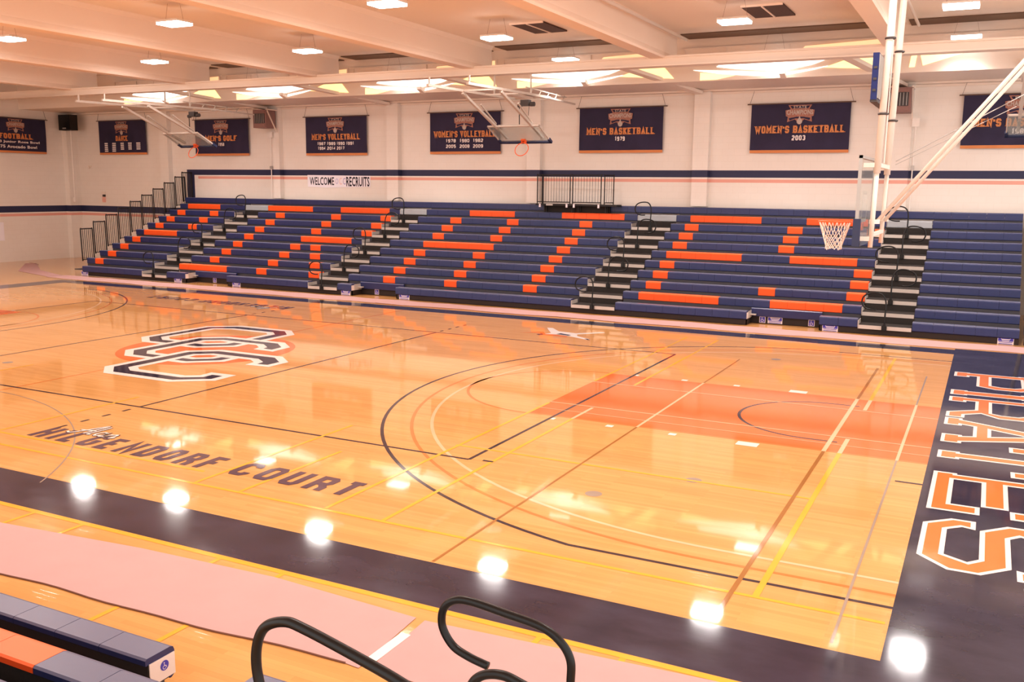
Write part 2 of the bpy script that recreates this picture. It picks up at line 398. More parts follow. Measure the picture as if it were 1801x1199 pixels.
# navy border
decal('sideline_border', M['navyf'], .0008, quads=[(-15.3,Bx,-8.42,-7.62)], label='navy painted border strip nearest the camera')
decal('sideline_border', M['navyf'], .0008, quads=[(-15.3,Bx,7.62,8.25)], label='navy painted border strip below the far bleachers')
decal('baseline_border', M['navyf'], .0008, quads=[(Bx,17.2,-8.42,8.42)], label='wide navy painted end zone')
decal('baseline_border', M['navyf'], .0008, quads=[(-15.3,-Bx,-7.62,7.62)], label='navy painted strip at the far left baseline')
for s in (1,-1):
    decal('painted_key', M['orangef'], .0008, quads=[(8.54,Bx,-1.83,1.83)] if s>0 else [(-Bx,-8.54,-1.83,1.83)], label='orange painted key')
    # faint plank-gap lines through the key
    decal('key_stripe', M['oline'], .0010, quads=[(min(s*8.54,s*Bx),max(s*8.54,s*Bx),y-.03,y+.03) for y in (-1.8,1.8)])
    A0, A1 = (PI/2, 3*PI/2) if s>0 else (-PI/2, PI/2)
    for nm, m_, r, y, w, z in (('three_point_line','blackf',6.75,6.60,.05,.0012),('three_point_line','oline',6.32,6.32,.05,.0012),('three_point_line','creaml',6.02,6.02,.05,.0012)):
        dx = math.sqrt(max(0, r*r-y*y)); c_ = 12.73
        ang = math.atan2(y, -dx)
        if s > 0: band = arc_band(c_, 0, r, w, ang, 2*PI-ang)
        else: band = [(-u, v) for u, v in arc_band(c_, 0, r, w, ang, 2*PI-ang)]
        xs = c_-dx
        decal(nm, M[m_], z, loops=[band], quads=[(min(s*xs,s*Bx),max(s*xs,s*Bx),yy-w/2,yy+w/2) for yy in (y,-y)],
              label={'blackf':'thin black three point arc','oline':'thin orange three point arc','creaml':'thin cream three point arc'}[m_])
    decal('free_throw_arc', M['oline'], .0012, loops=[[(s*u,v) for u,v in arc_band(8.54,0,1.83,.05,PI/2,3*PI/2)]])
    decal('restricted_arc', M['blackf'], .0013, loops=[[(s*u,v) for u,v in arc_band(12.73,0,1.25,.05,PI/2,3*PI/2)]], quads=[(min(s*12.73,s*13.13),max(s*12.73,s*13.13),yy-.025,yy+.025) for yy in (1.25,-1.25)], label='thin navy restricted arc')
    q = []
    for x in (9.03, 9.98, 10.95):
        for y in (-1.97, 1.90): q.append((s*x-.055, s*x+.055, y-.055, y+.055))
    for y in (-1.97, 1.92): q.append((s*12.03-.15, s*12.03+.15, y-.10, y+.10))
    decal('lane_mark', M['whitef'], .0014, quads=q, label='white lane marks along the key')
# volleyball court in black
vq = [(-9,9,-4.525,-4.475),(-9,9,4.475,4.525),(8.975,9.025,-4.5,4.5),(-9.025,-8.975,-4.5,4.5),(2.975,3.025,-4.5,4.5),(-3.025,-2.975,-4.5,4.5)]
for s in (1,-1):
    for x in (3,-3):
        for k in range(4): vq.append((x-.025,x+.025, min(s*(4.68+k*.38), s*(4.83+k*.38)), max(s*(4.68+k*.38), s*(4.83+k*.38))))
vq.append((9.18,9.33,-4.475,-4.425)); vq.append((14.02,14.33,-2.80,-2.75))
decal('volleyball_lines', M['blackf'], .0015, quads=vq, label='thin black volleyball court lines')
decal('centre_line', M['oline'], .0010, quads=[(-.025,.025,-7.62,7.62)])
yq = [(-9.5,14.3,-6.96,-6.91),(-9.0,6.4,-6.56,-6.51),(-15.3,Bx,-8.50,-8.43),(8.5,13.24,-4.0,-3.95),(9.29,9.34,-6.95,-1.0),(9.29,9.34,1.0,6.9),(8.52,8.57,-6.9,-1.0),(8.52,8.57,1.0,6.9),
      (13.21,13.27,-6.95,-1.0),(13.21,13.27,1.0,6.4),(6.6,6.65,-6.95,-3.8),(7.3,7.35,-6.95,-5.0),(2.4,2.45,-6.95,-4),(-1.6,-1.55,-6.95,-3)]
for x in (5.9, 6.66, 8.55, 9.31, 11.9, 12.6): yq.append((x-.025, x+.025, -9.95, -8.50))
decal('badminton_lines', M['yellowf'], .0018, quads=yq, label='thin yellow badminton court lines')
decal('court_line', M['brownl'], .0026, quads=[(10.345,10.375,-7.6,-1.83),(10.345,10.375,1.83,4.6),(13.01,13.055,-7.5,-1.83),(13.01,13.055,1.83,5.0)], label='thin brown court lines')
decal('court_line', M['creaml'], .0023, quads=[(10.34,10.38,-1.83,1.83),(13.0,13.06,-1.83,1.83),(9.29,9.34,-1.83,-1.0),(13.94,13.98,-1.83,1.83),(13.21,13.27,-1.83,-1.0),(13.21,13.27,1.0,1.83),(8.54,Bx,-.95,-.92),(8.54,Bx,.92,.95),(8.54,Bx,-1.40,-1.38)], label='thin cream lines across the key')
decal('court_line', M['greyl'], .0021, quads=[(13.945,13.97,-7.5,-1.83),(13.945,13.97,1.83,4.6)], label='thin grey court line')
decal('side_court_arc', M['greyl'], .0022, loops=[arc_band(-.2,-11.0,6.15,.02,.55,2.5)], label='faint grey side court arc')
decal('floor_plate', M['greyl'], .0016, loops=[circ(10.95,-5.01,.10,20), circ(11.83,-3.94,.10,20), circ(11.03,4.98,.10,20), circ(-2.2,-3.1,.10,20)], label='small round grey floor plates')

# centre logo: interlocked navy letters O C C edged white on an orange disc
decal('centre_disc', M['orangef'], .0012, loops=[circ(0,0,1.84,72)], label='orange disc at centre court')
O_out = [(-2.30,.50),(-1.87,.13),(-.42,.13),(.16,.60),(.16,2.38),(-.23,2.76),(-1.68,2.76),(-2.28,2.34)]
O_in  = [(-2.10,.66),(-1.76,.38),(-.50,.38),(-.10,.70),(-.10,2.26),(-.36,2.50),(-1.60,2.50),(-2.06,2.24)]
C2 = [(-1.21,-.90),(-.80,-1.28),(.70,-1.28),(1.20,-.86),(1.20,-.57),(.97,-.60),(.95,-.80),(.62,-1.06),(-.66,-1.06),(-.93,-.80),(-.93,.80),(-.56,1.06),(.62,1.06),(.95,.80),(1.0,.62),(1.24,.61),(1.22,.95),(.82,1.29),(-.72,1.29),(-1.18,.95)]
C3 = [(-.07,-2.38),(.32,-2.73),(1.84,-2.73),(2.39,-2.33),(2.38,-2.03),(2.13,-2.04),(2.14,-2.27),(1.80,-2.50),(.50,-2.50),(.20,-2.28),(.20,-.62),(.52,-.36),(1.74,-.36),(2.06,-.58),(2.10,-.80),(2.34,-.78),(2.34,-.43),(1.94,-.10),(.42,-.10),(-.06,-.48)]
wd = .17
for k, (lo, hi) in enumerate(((O_out, O_in), (C2, None), (C3, None))):
    z = .0018+.0008*k
    wl = [offset_poly(lo, wd)] + ([offset_poly(hi, -wd)] if hi else [])
    decal('letter_edge', M['whitef'], z, loops=[wl], label='white edge of a centre court logo letter')
    decal('logo_letter', M['navyf'], z+.0004, loops=[[lo, hi] if hi else [lo]], label='navy letter %s of the centre court logo' % 'OCC'[k])

# PIRATES along the right baseline, read from the end zone
def mirr(L): return L
GL = {
 'P': (5.43, [[(0,0),(.49,0),(.49,.27),(.37,.27),(.37,.40),(1.37,.40),(1.57,.71),(1.57,1.12),(1.35,1.38),(0,1.38),(0,1.11),(.04,1.11),(.04,.27),(0,.27)],[(.33,.65),(1.2,.65),(1.28,.81),(1.28,1.02),(1.18,1.14),(.33,1.14)]]),
 'I': (3.55, [[(0,0),(.45,0),(.45,.27),(.4,.27),(.4,1.11),(.45,1.11),(.45,1.38),(0,1.38),(0,1.11),(.05,1.11),(.05,.27),(0,.27)]]),
 'R': (2.92, [[(0,0),(.42,0),(.42,.27),(.31,.27),(.31,.41),(.98,.41),(1.29,0),(1.66,0),(1.66,.27),(1.44,.27),(1.24,.5),(1.5,.75),(1.5,1.12),(1.3,1.38),(0,1.38),(0,1.11),(.03,1.11),(.03,.27),(0,.27)],[(.29,.66),(1.14,.66),(1.22,.8),(1.22,1.03),(1.12,1.14),(.29,1.14)]]),
 'A': (1.19, [[(0,0),(.51,0),(.51,.25),(.43,.25),(.49,.41),(1.13,.41),(1.19,.27),(1.13,.27),(1.13,0),(1.64,0),(1.64,.27),(1.54,.27),(1.02,1.38),(.62,1.38),(.1,.25),(0,.25)],[(.60,.65),(1.04,.65),(.82,1.12)]]),
 'T': (-.36, [[(.59,0),(.99,0),(.99,.27),(.93,.27),(.93,1.11),(1.3,1.11),(1.3,.87),(1.58,.87),(1.58,1.38),(0,1.38),(0,.87),(.3,.87),(.3,1.11),(.65,1.11),(.65,.27),(.59,.27)]]),
 'E': (-2.06, [[(0,0),(1.6,0),(1.6,.54),(1.31,.54),(1.31,.24),(.29,.24),(.29,.55),(1.28,.55),(1.28,.83),(.29,.83),(.29,1.14),(1.31,1.14),(1.31,.84),(1.6,.84),(1.6,1.38),(0,1.38),(0,1.11),(.06,1.11),(.06,.27),(0,.27)]]),
 'S': (-3.91, [[(0,.51),(0,.27),(.26,0),(1.27,0),(1.56,.28),(1.56,.57),(1.28,.83),(.41,.83),(.29,.93),(.41,1.14),(1.18,1.14),(1.32,1.0),(1.28,.87),(1.56,.87),(1.56,1.11),(1.30,1.38),(.29,1.38),(0,1.10),(0,.81),(.28,.55),(1.15,.55),(1.27,.45),(1.15,.24),(.38,.24),(.24,.38),(.28,.51)]])}
for ch, (y0, loops) in GL.items():
    conv = [[(14.42+v, y0-u) for u, v in l] for l in loops]
    decal('letter_edge', M['whitef'], .0012, loops=[conv], label='white edge of the letter %s in the end zone' % ch)
    ins = [offset_poly(conv[0], -.05)] + [offset_poly(l, .05) for l in conv[1:]]
    decal('painted_letter', M['letter'], .0016, loops=[ins], label='orange block letter %s in the end zone' % ch)
# rest of the end zone wording starts past the S
decal('letter_edge', M['whitef'], .0012, quads=[(15.34,15.9,-5.75,-5.62)], label='white corner mark in the end zone')

# block lettering for the court name: octagonal strokes
def stroke(pts, w, closed=False):
    """mitred ribbon along a polyline"""
    n = len(pts); L_ = []; R_ = []
    for i in range(n):
        p = Vector(pts[i])
        a = Vector(pts[i-1]) if (i > 0 or closed) else None
        c = Vector(pts[(i+1) % n]) if (i < n-1 or closed) else None
        d1 = (p-a).normalized() if a is not None else (c-p).normalized()
        d2 = (c-p).normalized() if c is not None else d1
        nn = Vector((-(d1.y+d2.y), d1.x+d2.x)); nn.normalize()
        k = max(nn.dot(Vector((-d1.y, d1.x))), .4)
        L_.append(tuple(p+nn*(w/2/k))); R_.append(tuple(p-nn*(w/2/k)))
    if closed: return [L_, R_]
    return [L_ + R_[::-1]]
def ribbon(b, pts, w, T, closed=False):
    R_ = stroke(pts, w, closed)
    n = len(pts)
    if closed: A_, B_ = R_
    else: A_ = R_[0][:n]; B_ = R_[0][n:][::-1]
    for i in range(n if closed else n-1):
        j = (i+1) % n
        b.add([T(*B_[i]), T(*B_[j]), T(*A_[j]), T(*A_[i])], [(0,1,2,3)])
FONT = {  # unit box 0..1 x 0..1
 'H': [[(0,0),(0,1)],[(1,0),(1,1)],[(0,.5),(1,.5)]], 'I': [[(0,0),(0,1)]], 'L': [[(0,1),(0,0),(1,0)]],
 'G': [[(1,.78),(1,.85),(.8,1),(.2,1),(0,.85),(0,.15),(.2,0),(.8,0),(1,.15),(1,.48),(.55,.48)]],
 'E': [[(1,1),(0,1),(0,0),(1,0)],[(0,.5),(.8,.5)]], 'N': [[(0,0),(0,1),(1,0),(1,1)]],
 'D': [[(0,0),(0,1),(.8,1),(1,.85),(1,.15),(.8,0),'c']], 'O': [[(.2,0),(0,.15),(0,.85),(.2,1),(.8,1),(1,.85),(1,.15),(.8,0),'c']],
 'R': [[(0,0),(0,1)],[(0,1),(.8,1),(1,.87),(1,.6),(.8,.47),(0,.47)],[(.62,.43),(1,.2),(1,0)]], 'F': [[(0,0),(0,1),(1,1)],[(0,.5),(.8,.5)]],
 'C': [[(1,.75),(1,.85),(.8,1),(.2,1),(0,.85),(0,.15),(.2,0),(.8,0),(1,.15),(1,.25)]], 'U': [[(0,1),(0,.15),(.2,0),(.8,0),(1,.15),(1,1)]],
 'T': [[(0,1),(1,1)],[(.5,0),(.5,1)]]}
def block_text(b, words_, y0, h, w, z, flip=False):
    for word, xa, xb in words_:
        nI = word.count('I'); nW = len(word)-nI; gap = .11
        lw = (xb-xa-gap*(len(word)-1)-nI*w)/nW
        x = xa
        for ch in word:
            cw = w if ch == 'I' else lw
            for k, st in enumerate(FONT[ch]):
                cl = st[-1] == 'c'; P = st[:-1] if cl else st
                px = [(x+w/2+(u*(cw-w)), y0+w/2+v*(h-w)) if ch != 'I' else (x+w/2, y0+v*h) for u, v in P]
                if not cl:  # square ends out to full extent
                    a, c = Vector(px[0]), Vector(px[1]); 
                    if ch != 'I' and abs(a.x-c.x) < 1e-6 and st[0][1] in (0,1): px[0] = (a.x, a.y + (w/2 if a.y > c.y else -w/2))
                    a, c = Vector(px[-1]), Vector(px[-2])
                    if ch != 'I' and abs(a.x-c.x) < 1e-6 and st[-1][1] in (0,1): px[-1] = (a.x, a.y + (w/2 if a.y > c.y else -w/2))
                nz_ = [nz_[0]+1] if 'nz_' in dir() else [0]; zz_ = z+.0002*(nz_[0] % 5)
                tf = (lambda u,v: (u,v,zz_)) if not flip else (lambda u,v: (-u,-v,zz_))
                ribbon(b, px, w, tf, cl)
            x += cw+gap
words_ = [('HILGENDORF', 2.98, 6.36), ('COURT', 6.66, 8.50)]
for fl, lab in ((False,'navy block lettering naming the court, near sideline'), (True,'navy block lettering naming the court, far sideline')):
    b = MB(); b.keep = True; block_text(b, words_, -6.46, .49, .098, .0030, fl)
    o = b.build('court_name_lettering', M['textf'], floor); o['label'] = lab
    # small pale script above the first letters
    s = -1 if fl else 1
    b = MB(); b.keep = True; e = MB(); e.keep = True
    for kk, P in enumerate([[(3.30,-6.04),(3.38,-6.08),(3.47,-5.95),(3.56,-5.70),(3.62,-5.60),(3.62,-5.75),(3.60,-6.03)],[(3.40,-5.90),(3.66,-5.86)],
              [(3.70,-5.62),(3.70,-5.85),(3.68,-6.02),(3.74,-6.02)],[(3.92,-5.88),(3.84,-5.86),(3.79,-5.95),(3.83,-6.03),(3.90,-5.98),(3.93,-5.88),(3.92,-6.03),(3.98,-6.01)],[(4.02,-5.88),(4.02,-6.03),(4.04,-5.92),(4.11,-5.87),(4.13,-5.95),(4.13,-6.03),(4.19,-5.98)]]):
        Q = [(s*a, s*c_) for a, c_ in [(p.x, p.y) for p in catmull([(a,c_,0) for a,c_ in P], 4)]]
        ribbon(e, Q, .062, lambda u,v: (u,v,.0044+.0002*kk)); ribbon(b, Q, .036, lambda u,v: (u,v,.0056+.0002*kk))
    oo = e.build('script_edge', M['textf'], floor)
    oo = b.build('script_lettering', M['whitef'], floor); oo['label'] = 'small white script lettering'
# far emblem, a loose crossed-strokes mark
decal('side_emblem', M['letter'], .0014, loops=[[(4.75,5.52),(5.2,5.75),(5.35,5.50),(6.05,5.42),(6.0,5.60),(5.35,5.72),(5.2,5.95)]], label='orange sweep of the far side emblem')
decal('side_emblem', M['whitef'], .0018, loops=[[(5.38,5.62),(5.45,5.85),(5.2,6.25),(5.0,6.6),(5.15,6.62),(5.5,6.2),(6.0,6.12),(6.5,6.62),(6.6,6.55),(6.1,5.95),(6.2,5.72),(6.65,5.42),(6.6,5.32),(6.02,5.62),(5.7,5.72)]], label='white strokes of the far side emblem')
decal('side_emblem', M['navyf'], .0022, loops=[[(5.62,5.78),(5.68,5.92),(6.02,5.78),(5.98,5.68)],[(6.50,5.42),(6.56,5.46),(6.68,5.36),(6.64,5.32)],[(5.22,5.50),(5.30,5.66),(5.40,5.52),(5.33,5.42)]], label='dark touches of the far side emblem')

# ------------------------------------------------------------------ bleachers
Y1, DY, Z1, DZ, MW = 9.65, .6076, .374, .2545, .457
def rowyz(i): return (15.42, 2.925) if i == 11 else (Y1+(i-1)*DY, Z1+(i-1)*DZ)
def seat_prof(y, z, s=1):
    P = [(.035,-.225),(.0,-.20),(.0,-.035),(.010,-.010),(.035,0),(.235,0),(.25,-.012),(.25,-.05),(.06,-.05),(.05,-.225)]
    return [(y+s*a, z+c) for a, c in P]
def modules(b, x0, x1, y, z, s=1):
    n = max(1, round((x1-x0)/MW)); w = (x1-x0)/n
    for k in range(n): b.prism_x(seat_prof(y, z, s), x0+k*w+.002, x0+(k+1)*w-.002)
ORG = {1:{}, }
SECT = [
 ('S1', -16.38, -12.74, 'far bleacher section at the left end, orange seats forming a P', {10:[(-15.93,-14.09)],9:[(-15.93,-15.47),(-14.1,-13.63)],8:[(-15.93,-15.47),(-14.1,-13.63)],7:[(-15.93,-15.47),(-14.1,-13.63)],6:[(-15.93,-14.1)],5:[(-15.93,-15.47)],4:[(-15.93,-15.47)],3:[(-15.93,-15.47)],2:[(-15.93,-15.47)]}, []),
 ('S2', -11.50, -5.10, 'far bleacher section whose orange seats form an I and an R', dict([(10,[(-11.5,-9.21),(-7.85,-5.56)]),(9,[(-10.59,-10.13),(-7.85,-7.39),(-5.56,-5.10)]),(8,[(-10.59,-10.13),(-7.85,-7.39),(-5.56,-5.10)]),(7,[(-10.59,-10.13),(-7.85,-7.39),(-5.56,-5.10)]),(6,[(-10.59,-10.13),(-7.85,-5.56)]),(5,[(-10.59,-10.13),(-7.85,-7.39),(-6.93,-6.47)]),(4,[(-10.59,-10.13),(-7.85,-7.39),(-6.47,-6.02)]),(3,[(-10.59,-10.13),(-7.85,-7.39),(-6.02,-5.56)]),(2,[(-11.5,-9.21),(-7.85,-7.39),(-5.56,-5.10)])]), [(-10.6,-8.65)]),
 ('S3', -3.90, 4.33, 'far bleacher section whose orange seats form an A and a T', dict([(10,[(-2.07,-.24),(1.58,3.87)]),(6,[(-2.53,.21),(2.50,2.96)])]+[(i,[(-2.53,-2.07),(-.24,.21),(2.50,2.96)]) for i in (2,3,4,5,7,8,9)]), [(-3.35,-1.65)]),
 ('S4', 5.67, 12.07, 'far bleacher section behind the hoop, orange seats forming an E and an S', {10:[(6.13,8.41),(9.78,11.61)],9:[(6.13,6.58),(9.33,9.78),(11.61,12.07)],8:[(6.13,6.58),(9.33,9.78)],7:[(6.13,6.58),(9.33,9.78)],6:[(6.13,8.41),(9.78,11.61)],5:[(6.13,6.58),(11.61,12.07)],4:[(6.13,6.58),(11.61,12.07)],3:[(6.13,6.58),(9.33,9.78),(11.61,12.07)],2:[(6.13,8.41),(9.78,11.61)]}, [(9.32,11.15)]),
 ('S5', 13.32, 15.62, 'plain navy far bleacher section right of the last aisle', {}, []),
 ('S6', 15.72, 18.9, 'navy bleacher bank cut off by the right edge of the picture', {}, []),
]
def end_cap(par, x, y, z, s=1, sticker=True):
    b = MB(); b.prism_x([(y+s*a, z+c) for a, c in [(.012,-.205),(.012,-.04),(.235,-.04),(.235,-.10),(.16,-.205)]], x, x+.008)
    o = b.build('end_cap', M['endcap'], par); o['label'] = 'white end plate'
    return o
for key, x0, x1, lab, org, gaps in SECT:
    t = thing('bleacher_section', lab, 'bleachers', ((x0+x1)/2, Y1+.2, 0), 'sections of the far bleachers')
    for i in range(1, 12):
        y, z = rowyz(i)
        runs = sorted(org.get(i, []))
        segs = []; cur = x0
        holes = gaps if i == 1 else []
        blocks = sorted([(a, c, 'o') for a, c in runs] + [(a, c, 'g') for a, c in holes])
        for a, c, k in blocks:
            if a > cur+.02: segs.append((cur, a))
            cur = c
        if cur < x1-.02: segs.append((cur, x1))
        if key == 'S1' and i == 1: segs = [(-15.92, x1)]
        b = MB(); b.box(segs[0][0]+.01, segs[-1][1]-.01, y+.08, y+.20, z-.10, z-.055)
        if holes:
            b = MB(); b.box(segs[0][0]+.01, holes[0][0]-.01, y+.08, y+.20, z-.10, z-.055); b.box(holes[0][1]+.01, segs[-1][1]-.01, y+.08, y+.20, z-.10, z-.055)
        br = b.build('bench_row', M['deck'], t)
        for a, c in segs:
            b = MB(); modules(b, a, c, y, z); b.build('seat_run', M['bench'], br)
        for a, c in runs:
            b = MB(); modules(b, a, c, y, z)
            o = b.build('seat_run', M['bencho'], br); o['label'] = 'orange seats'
        if i <= 10 and (key in ('S2','S3','S4') or x1 < 13):
            end_cap(br, x1, y, z)
        # footboard behind this row and riser up to the next
        if i < 11:
            b = MB(); yn, zn = rowyz(i+1)
            for a, c in ([(x0, x1)] if not holes else [(x0, holes[0][0]), (holes[0][1], x1)]):
                b.box(a, c, y+.02, yn+.02, z-.16, z-.125)
            b.box(x0, x1, yn+.02, yn+.05, z-.16, zn-.16)
            b.build('footboard', M['deck'], t)
        else:
            b = MB(); b.box(x0, x1, y+.06, 15.66, z-.10, z-.06); b.build('footboard', M['deck'], t)
    # kickboard below the first row, stepped back where seats are left out for wheelchairs
    b = MB(); cur = x0 if key != 'S1' else -15.85
    for a, c in gaps + [(x1, x1)]:
        b.box(cur, a, 9.70, 9.73, .012, .19)
        if a < x1:
            b.box(a, c, 10.22, 10.25, .012, .22); b.box(a-.02, a, 9.70, 10.25, .012, .22); b.box(c, c+.02, 9.70, 10.25, .012, .22)
        cur = c
    b.build('kickboard', M['kick'], t)
    for a, c in gaps:
        b = MB(); b.prism_x([(10.15,.20),(10.13,.40),(10.16,.42),(10.2,.42),(10.2,.20)], a+.01, c-.01)
        o = b.build('recessed_panel', M['bench'], t); o['label'] = 'navy panel set back behind the wheelchair space'
        b = MB(); end_cap(t, a+.001, Y1, Z1)
        b = MB(); b.box(a+.01, a+.02, 9.80, 10.2, .17, .36); b.box(a+.0, a+.16, 10.0, 10.12, .24, .27)
        b.build('foot_rest', M['silver'], t)

# aisle stairs
AIS = [(-12.74,-11.50,'leftmost'),(-5.10,-3.90,'second'),(4.33,5.67,'third'),(12.07,13.32,'rightmost')]
stairs_things = []
for x0, x1, nm in AIS:
    t = thing('aisle_stairs', 'silver edged bleacher steps of the %s far aisle' % nm, 'stairs', ((x0+x1)/2, Y1, 0), 'aisle steps in the far bleachers')
    stairs_things.append(t)
    for i in range(1, 10):
        y, z = rowyz(i); yn, zn = rowyz(i+1)
        b = MB()
        b.box(x0+.03, x1-.01, y-.03, y-.005, z-.232, z-.140)
        b.box(x0+.012, x0+.026, y-.02, y+.44, z-.235, z-.03)
        st = b.build('step', M['silver'], t)
        b = MB(); b.box(x0+.03, x1-.01, y-.004, yn-.02, z-.16, z-.132); b.box(x0+.03, x1-.01, yn-.035, yn-.008, z-.13, zn-.234)
        o = b.build('grip_tread', M['tread'], st); o['label'] = 'black grip tread'
    y, z = rowyz(10)
    b = MB(); b.prism_x(seat_prof(y, z), x0+.02, x1-.01); o = b.build('top_panel', M['silverb'], t); o['label'] = 'pale grey panel closing the top of the aisle'
    b = MB(); b.box(x0, x1, y+.25, 15.40, z-.16, z-.125); b.prism_x(seat_prof(*rowyz(11)), x0+.002, x1-.002, 0)
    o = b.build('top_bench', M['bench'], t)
    b = MB(); b.box(x0, x1, 9.70, 9.73, .012, .14); b.build('kickboard', M['kick'], t)

# handrails: one proto per handedness
def rail_mesh(sgn):
    P = [(0,0,0),(0,.01,.30),(0,.04,.60),(sgn*.06,.07,.76),(sgn*.18,.09,.83),(sgn*.38,.09,.82),(sgn*.52,.09,.74),(sgn*.56,.09,.60),(sgn*.50,.09,.47),(sgn*.36,.09,.42),(sgn*.22,.09,.42)]
    b = MB(); b.tube(catmull(P, 5), .019, 8); return b
ORD = ['first','third','fifth','seventh','ninth']
rail_me = {}
for t, (x0, x1, nm) in zip(stairs_things, AIS):
    for k, i in enumerate((1,3,5,7,9)):
        y, z = rowyz(i); sgn = -1 if k % 2 == 0 else 1
        loc = Vector(((x0+x1)/2, y-.05, z-.17)) - world_loc(t)
        if sgn not in rail_me:
            o = rail_mesh(sgn).build('handrail', M['black'], smooth=True)
            b = MB(); b.box(-.06,.06,-.03,.02,-.06,.05); b.box(-.035,.035,-.045,-.02,-.04,.09); br_ = b.build('bracket', M['black']); br_.parent = o
            rail_me[sgn] = (o, br_)
        else:
            o = rail_me[sgn][0].copy(); C.objects.link(o); br_ = rail_me[sgn][1].copy(); C.objects.link(br_); br_.parent = o
        o.parent = t; o.location = loc; o['label'] = 'black looped handrail'

# guard panels at the left end
first = None
names = ['lowest','second lowest','third','fourth','fifth','sixth','seventh','eighth','second highest','highest']
for i in range(2, 12):
    y, z = (Y1+(i-1)*DY, Z1+(i-1)*DZ) if i < 11 else (15.52, 2.86)
    lab = 'black barred guard panel at the left bleacher end, %s of the stepped row' % names[i-2]
    if first is None:
        t = thing('guard_panel', lab, 'railing', (-16.44, y, z), 'stepped guard panels'); first = t
        b = MB(); H = 1.12; base = -.12
        fr = catmull([(0,-.14,base),(0,-.17,H-.08),(0,-.14,H-.01),(0,-.08,H),(0,.28,H),(0,.34,H-.01),(0,.365,H-.08),(0,.39,base)], 4)
        b.tube(fr, .023, 6); b.tube([(0,-.14,base+.05),(0,.39,base+.05)], .014, 6)
        o = b.build('frame', M['blackrail'], smooth=True); o.parent = t
        for k in range(5):
            f_ = (k+1)/6
            b = MB(); b.tube([(0,-.14+.53*f_,base+.05),(0,-.17+.53*f_,H-.005)], .011, 6); o = b.build('bar', M['blackrail']); o.parent = t
    else:
        r = first.copy(); C.objects.link(r); r.location = (-16.44, y, z); r['label'] = lab
        for ch in first.children:
            c = ch.copy(); C.objects.link(c); c.parent = r

# signs on the kickboards
def sign(x, y, z, w, h, wheel, label):
    t = thing('access_sign', label, 'sign', (x, y, z), 'small blue and white bleacher signs')
    b = MB(); b.box(x-w/2, x+w/2, y-.008, y, z-h/2, z+h/2); b.build('plate', M['signw'], t)
    b = MB()
    def T(u, v): return (x+u, y-.010, z+v)
    if wheel:
        b.flat([[(-w/2+.015,-h/2+.015),(w/2-.015,-h/2+.015),(w/2-.015,h/2-.015),(-w/2+.015,h/2-.015)]], T); b.build('blue_field', M['signb'], t)
        b = MB(); T2 = lambda u, v: (x+u, y-.012, z+v)
        s = h/.2
        b.flat([circ(-.012*s,.062*s,.013*s,12)], T2)
        b.flat(stroke([(-.012*s,.045*s),(-.008*s,.0),(.028*s,.0),(.045*s,-.045*s)], .014*s), T2)
        b.flat([arc_band(-.006*s,-.03*s,.036*s,.013*s,2.0,5.9,20)], T2)
        b.build('wheelchair_symbol', M['signw'], t)
    else:
        b.flat([[(-w/2+.012,h/2-.012),(-w/2+.012,-.01),(-w/2+.10,-.01),(-w/2+.06,h/2-.012)]], T); b.flat([[(w/2-.012,h/2-.012),(w/2-.06,h/2-.012),(w/2-.10,-.01),(w/2-.012,-.01)]], T)
        for k in range(4):
            zz = h/2-.035-k*.04; ww = w*.26 if k < 2 else w*.42
            b.flat([[(-ww,zz-.008),(ww,zz-.008),(ww,zz+.008),(-ww,zz+.008)]], T)
        b.build('print', M['signb'], t)
for a in [(-15.85,9.70,.09,.36,.17,0,'blue and white notice sign under the far left corner of the bleachers'),
          (-11.0,9.70,.09,.36,.17,0,'blue and white notice sign right of the leftmost aisle'),
          (-9.75,10.22,.11,.16,.17,1,'small wheelchair sign in the leftmost wheelchair space'),
          (-8.25,9.70,.09,.36,.17,0,'blue and white notice sign below the I shaped orange seats'),
          (-3.60,9.70,.09,.36,.17,0,'blue and white notice sign right of the second aisle'),
          (-2.75,10.22,.11,.16,.17,1,'small wheelchair sign in the middle wheelchair space'),
          (-1.35,9.70,.09,.38,.17,0,'blue and white notice sign below the A shaped orange seats'),
          (9.62,10.22,.11,.16,.17,1,'small wheelchair sign beside a wide notice in the right wheelchair space'),
          (9.95,10.22,.11,.38,.17,0,'wide blue notice sign in the right wheelchair space'),
          (10.88,10.22,.11,.16,.17,1,'small wheelchair sign alone at the right of its wheelchair space'),
          (11.42,9.70,.09,.38,.17,0,'blue and white notice sign left of the rightmost aisle'),
          (15.35,9.70,.09,.34,.17,0,'blue and white notice sign at the right end of the bleachers')]:
    sign(*a)

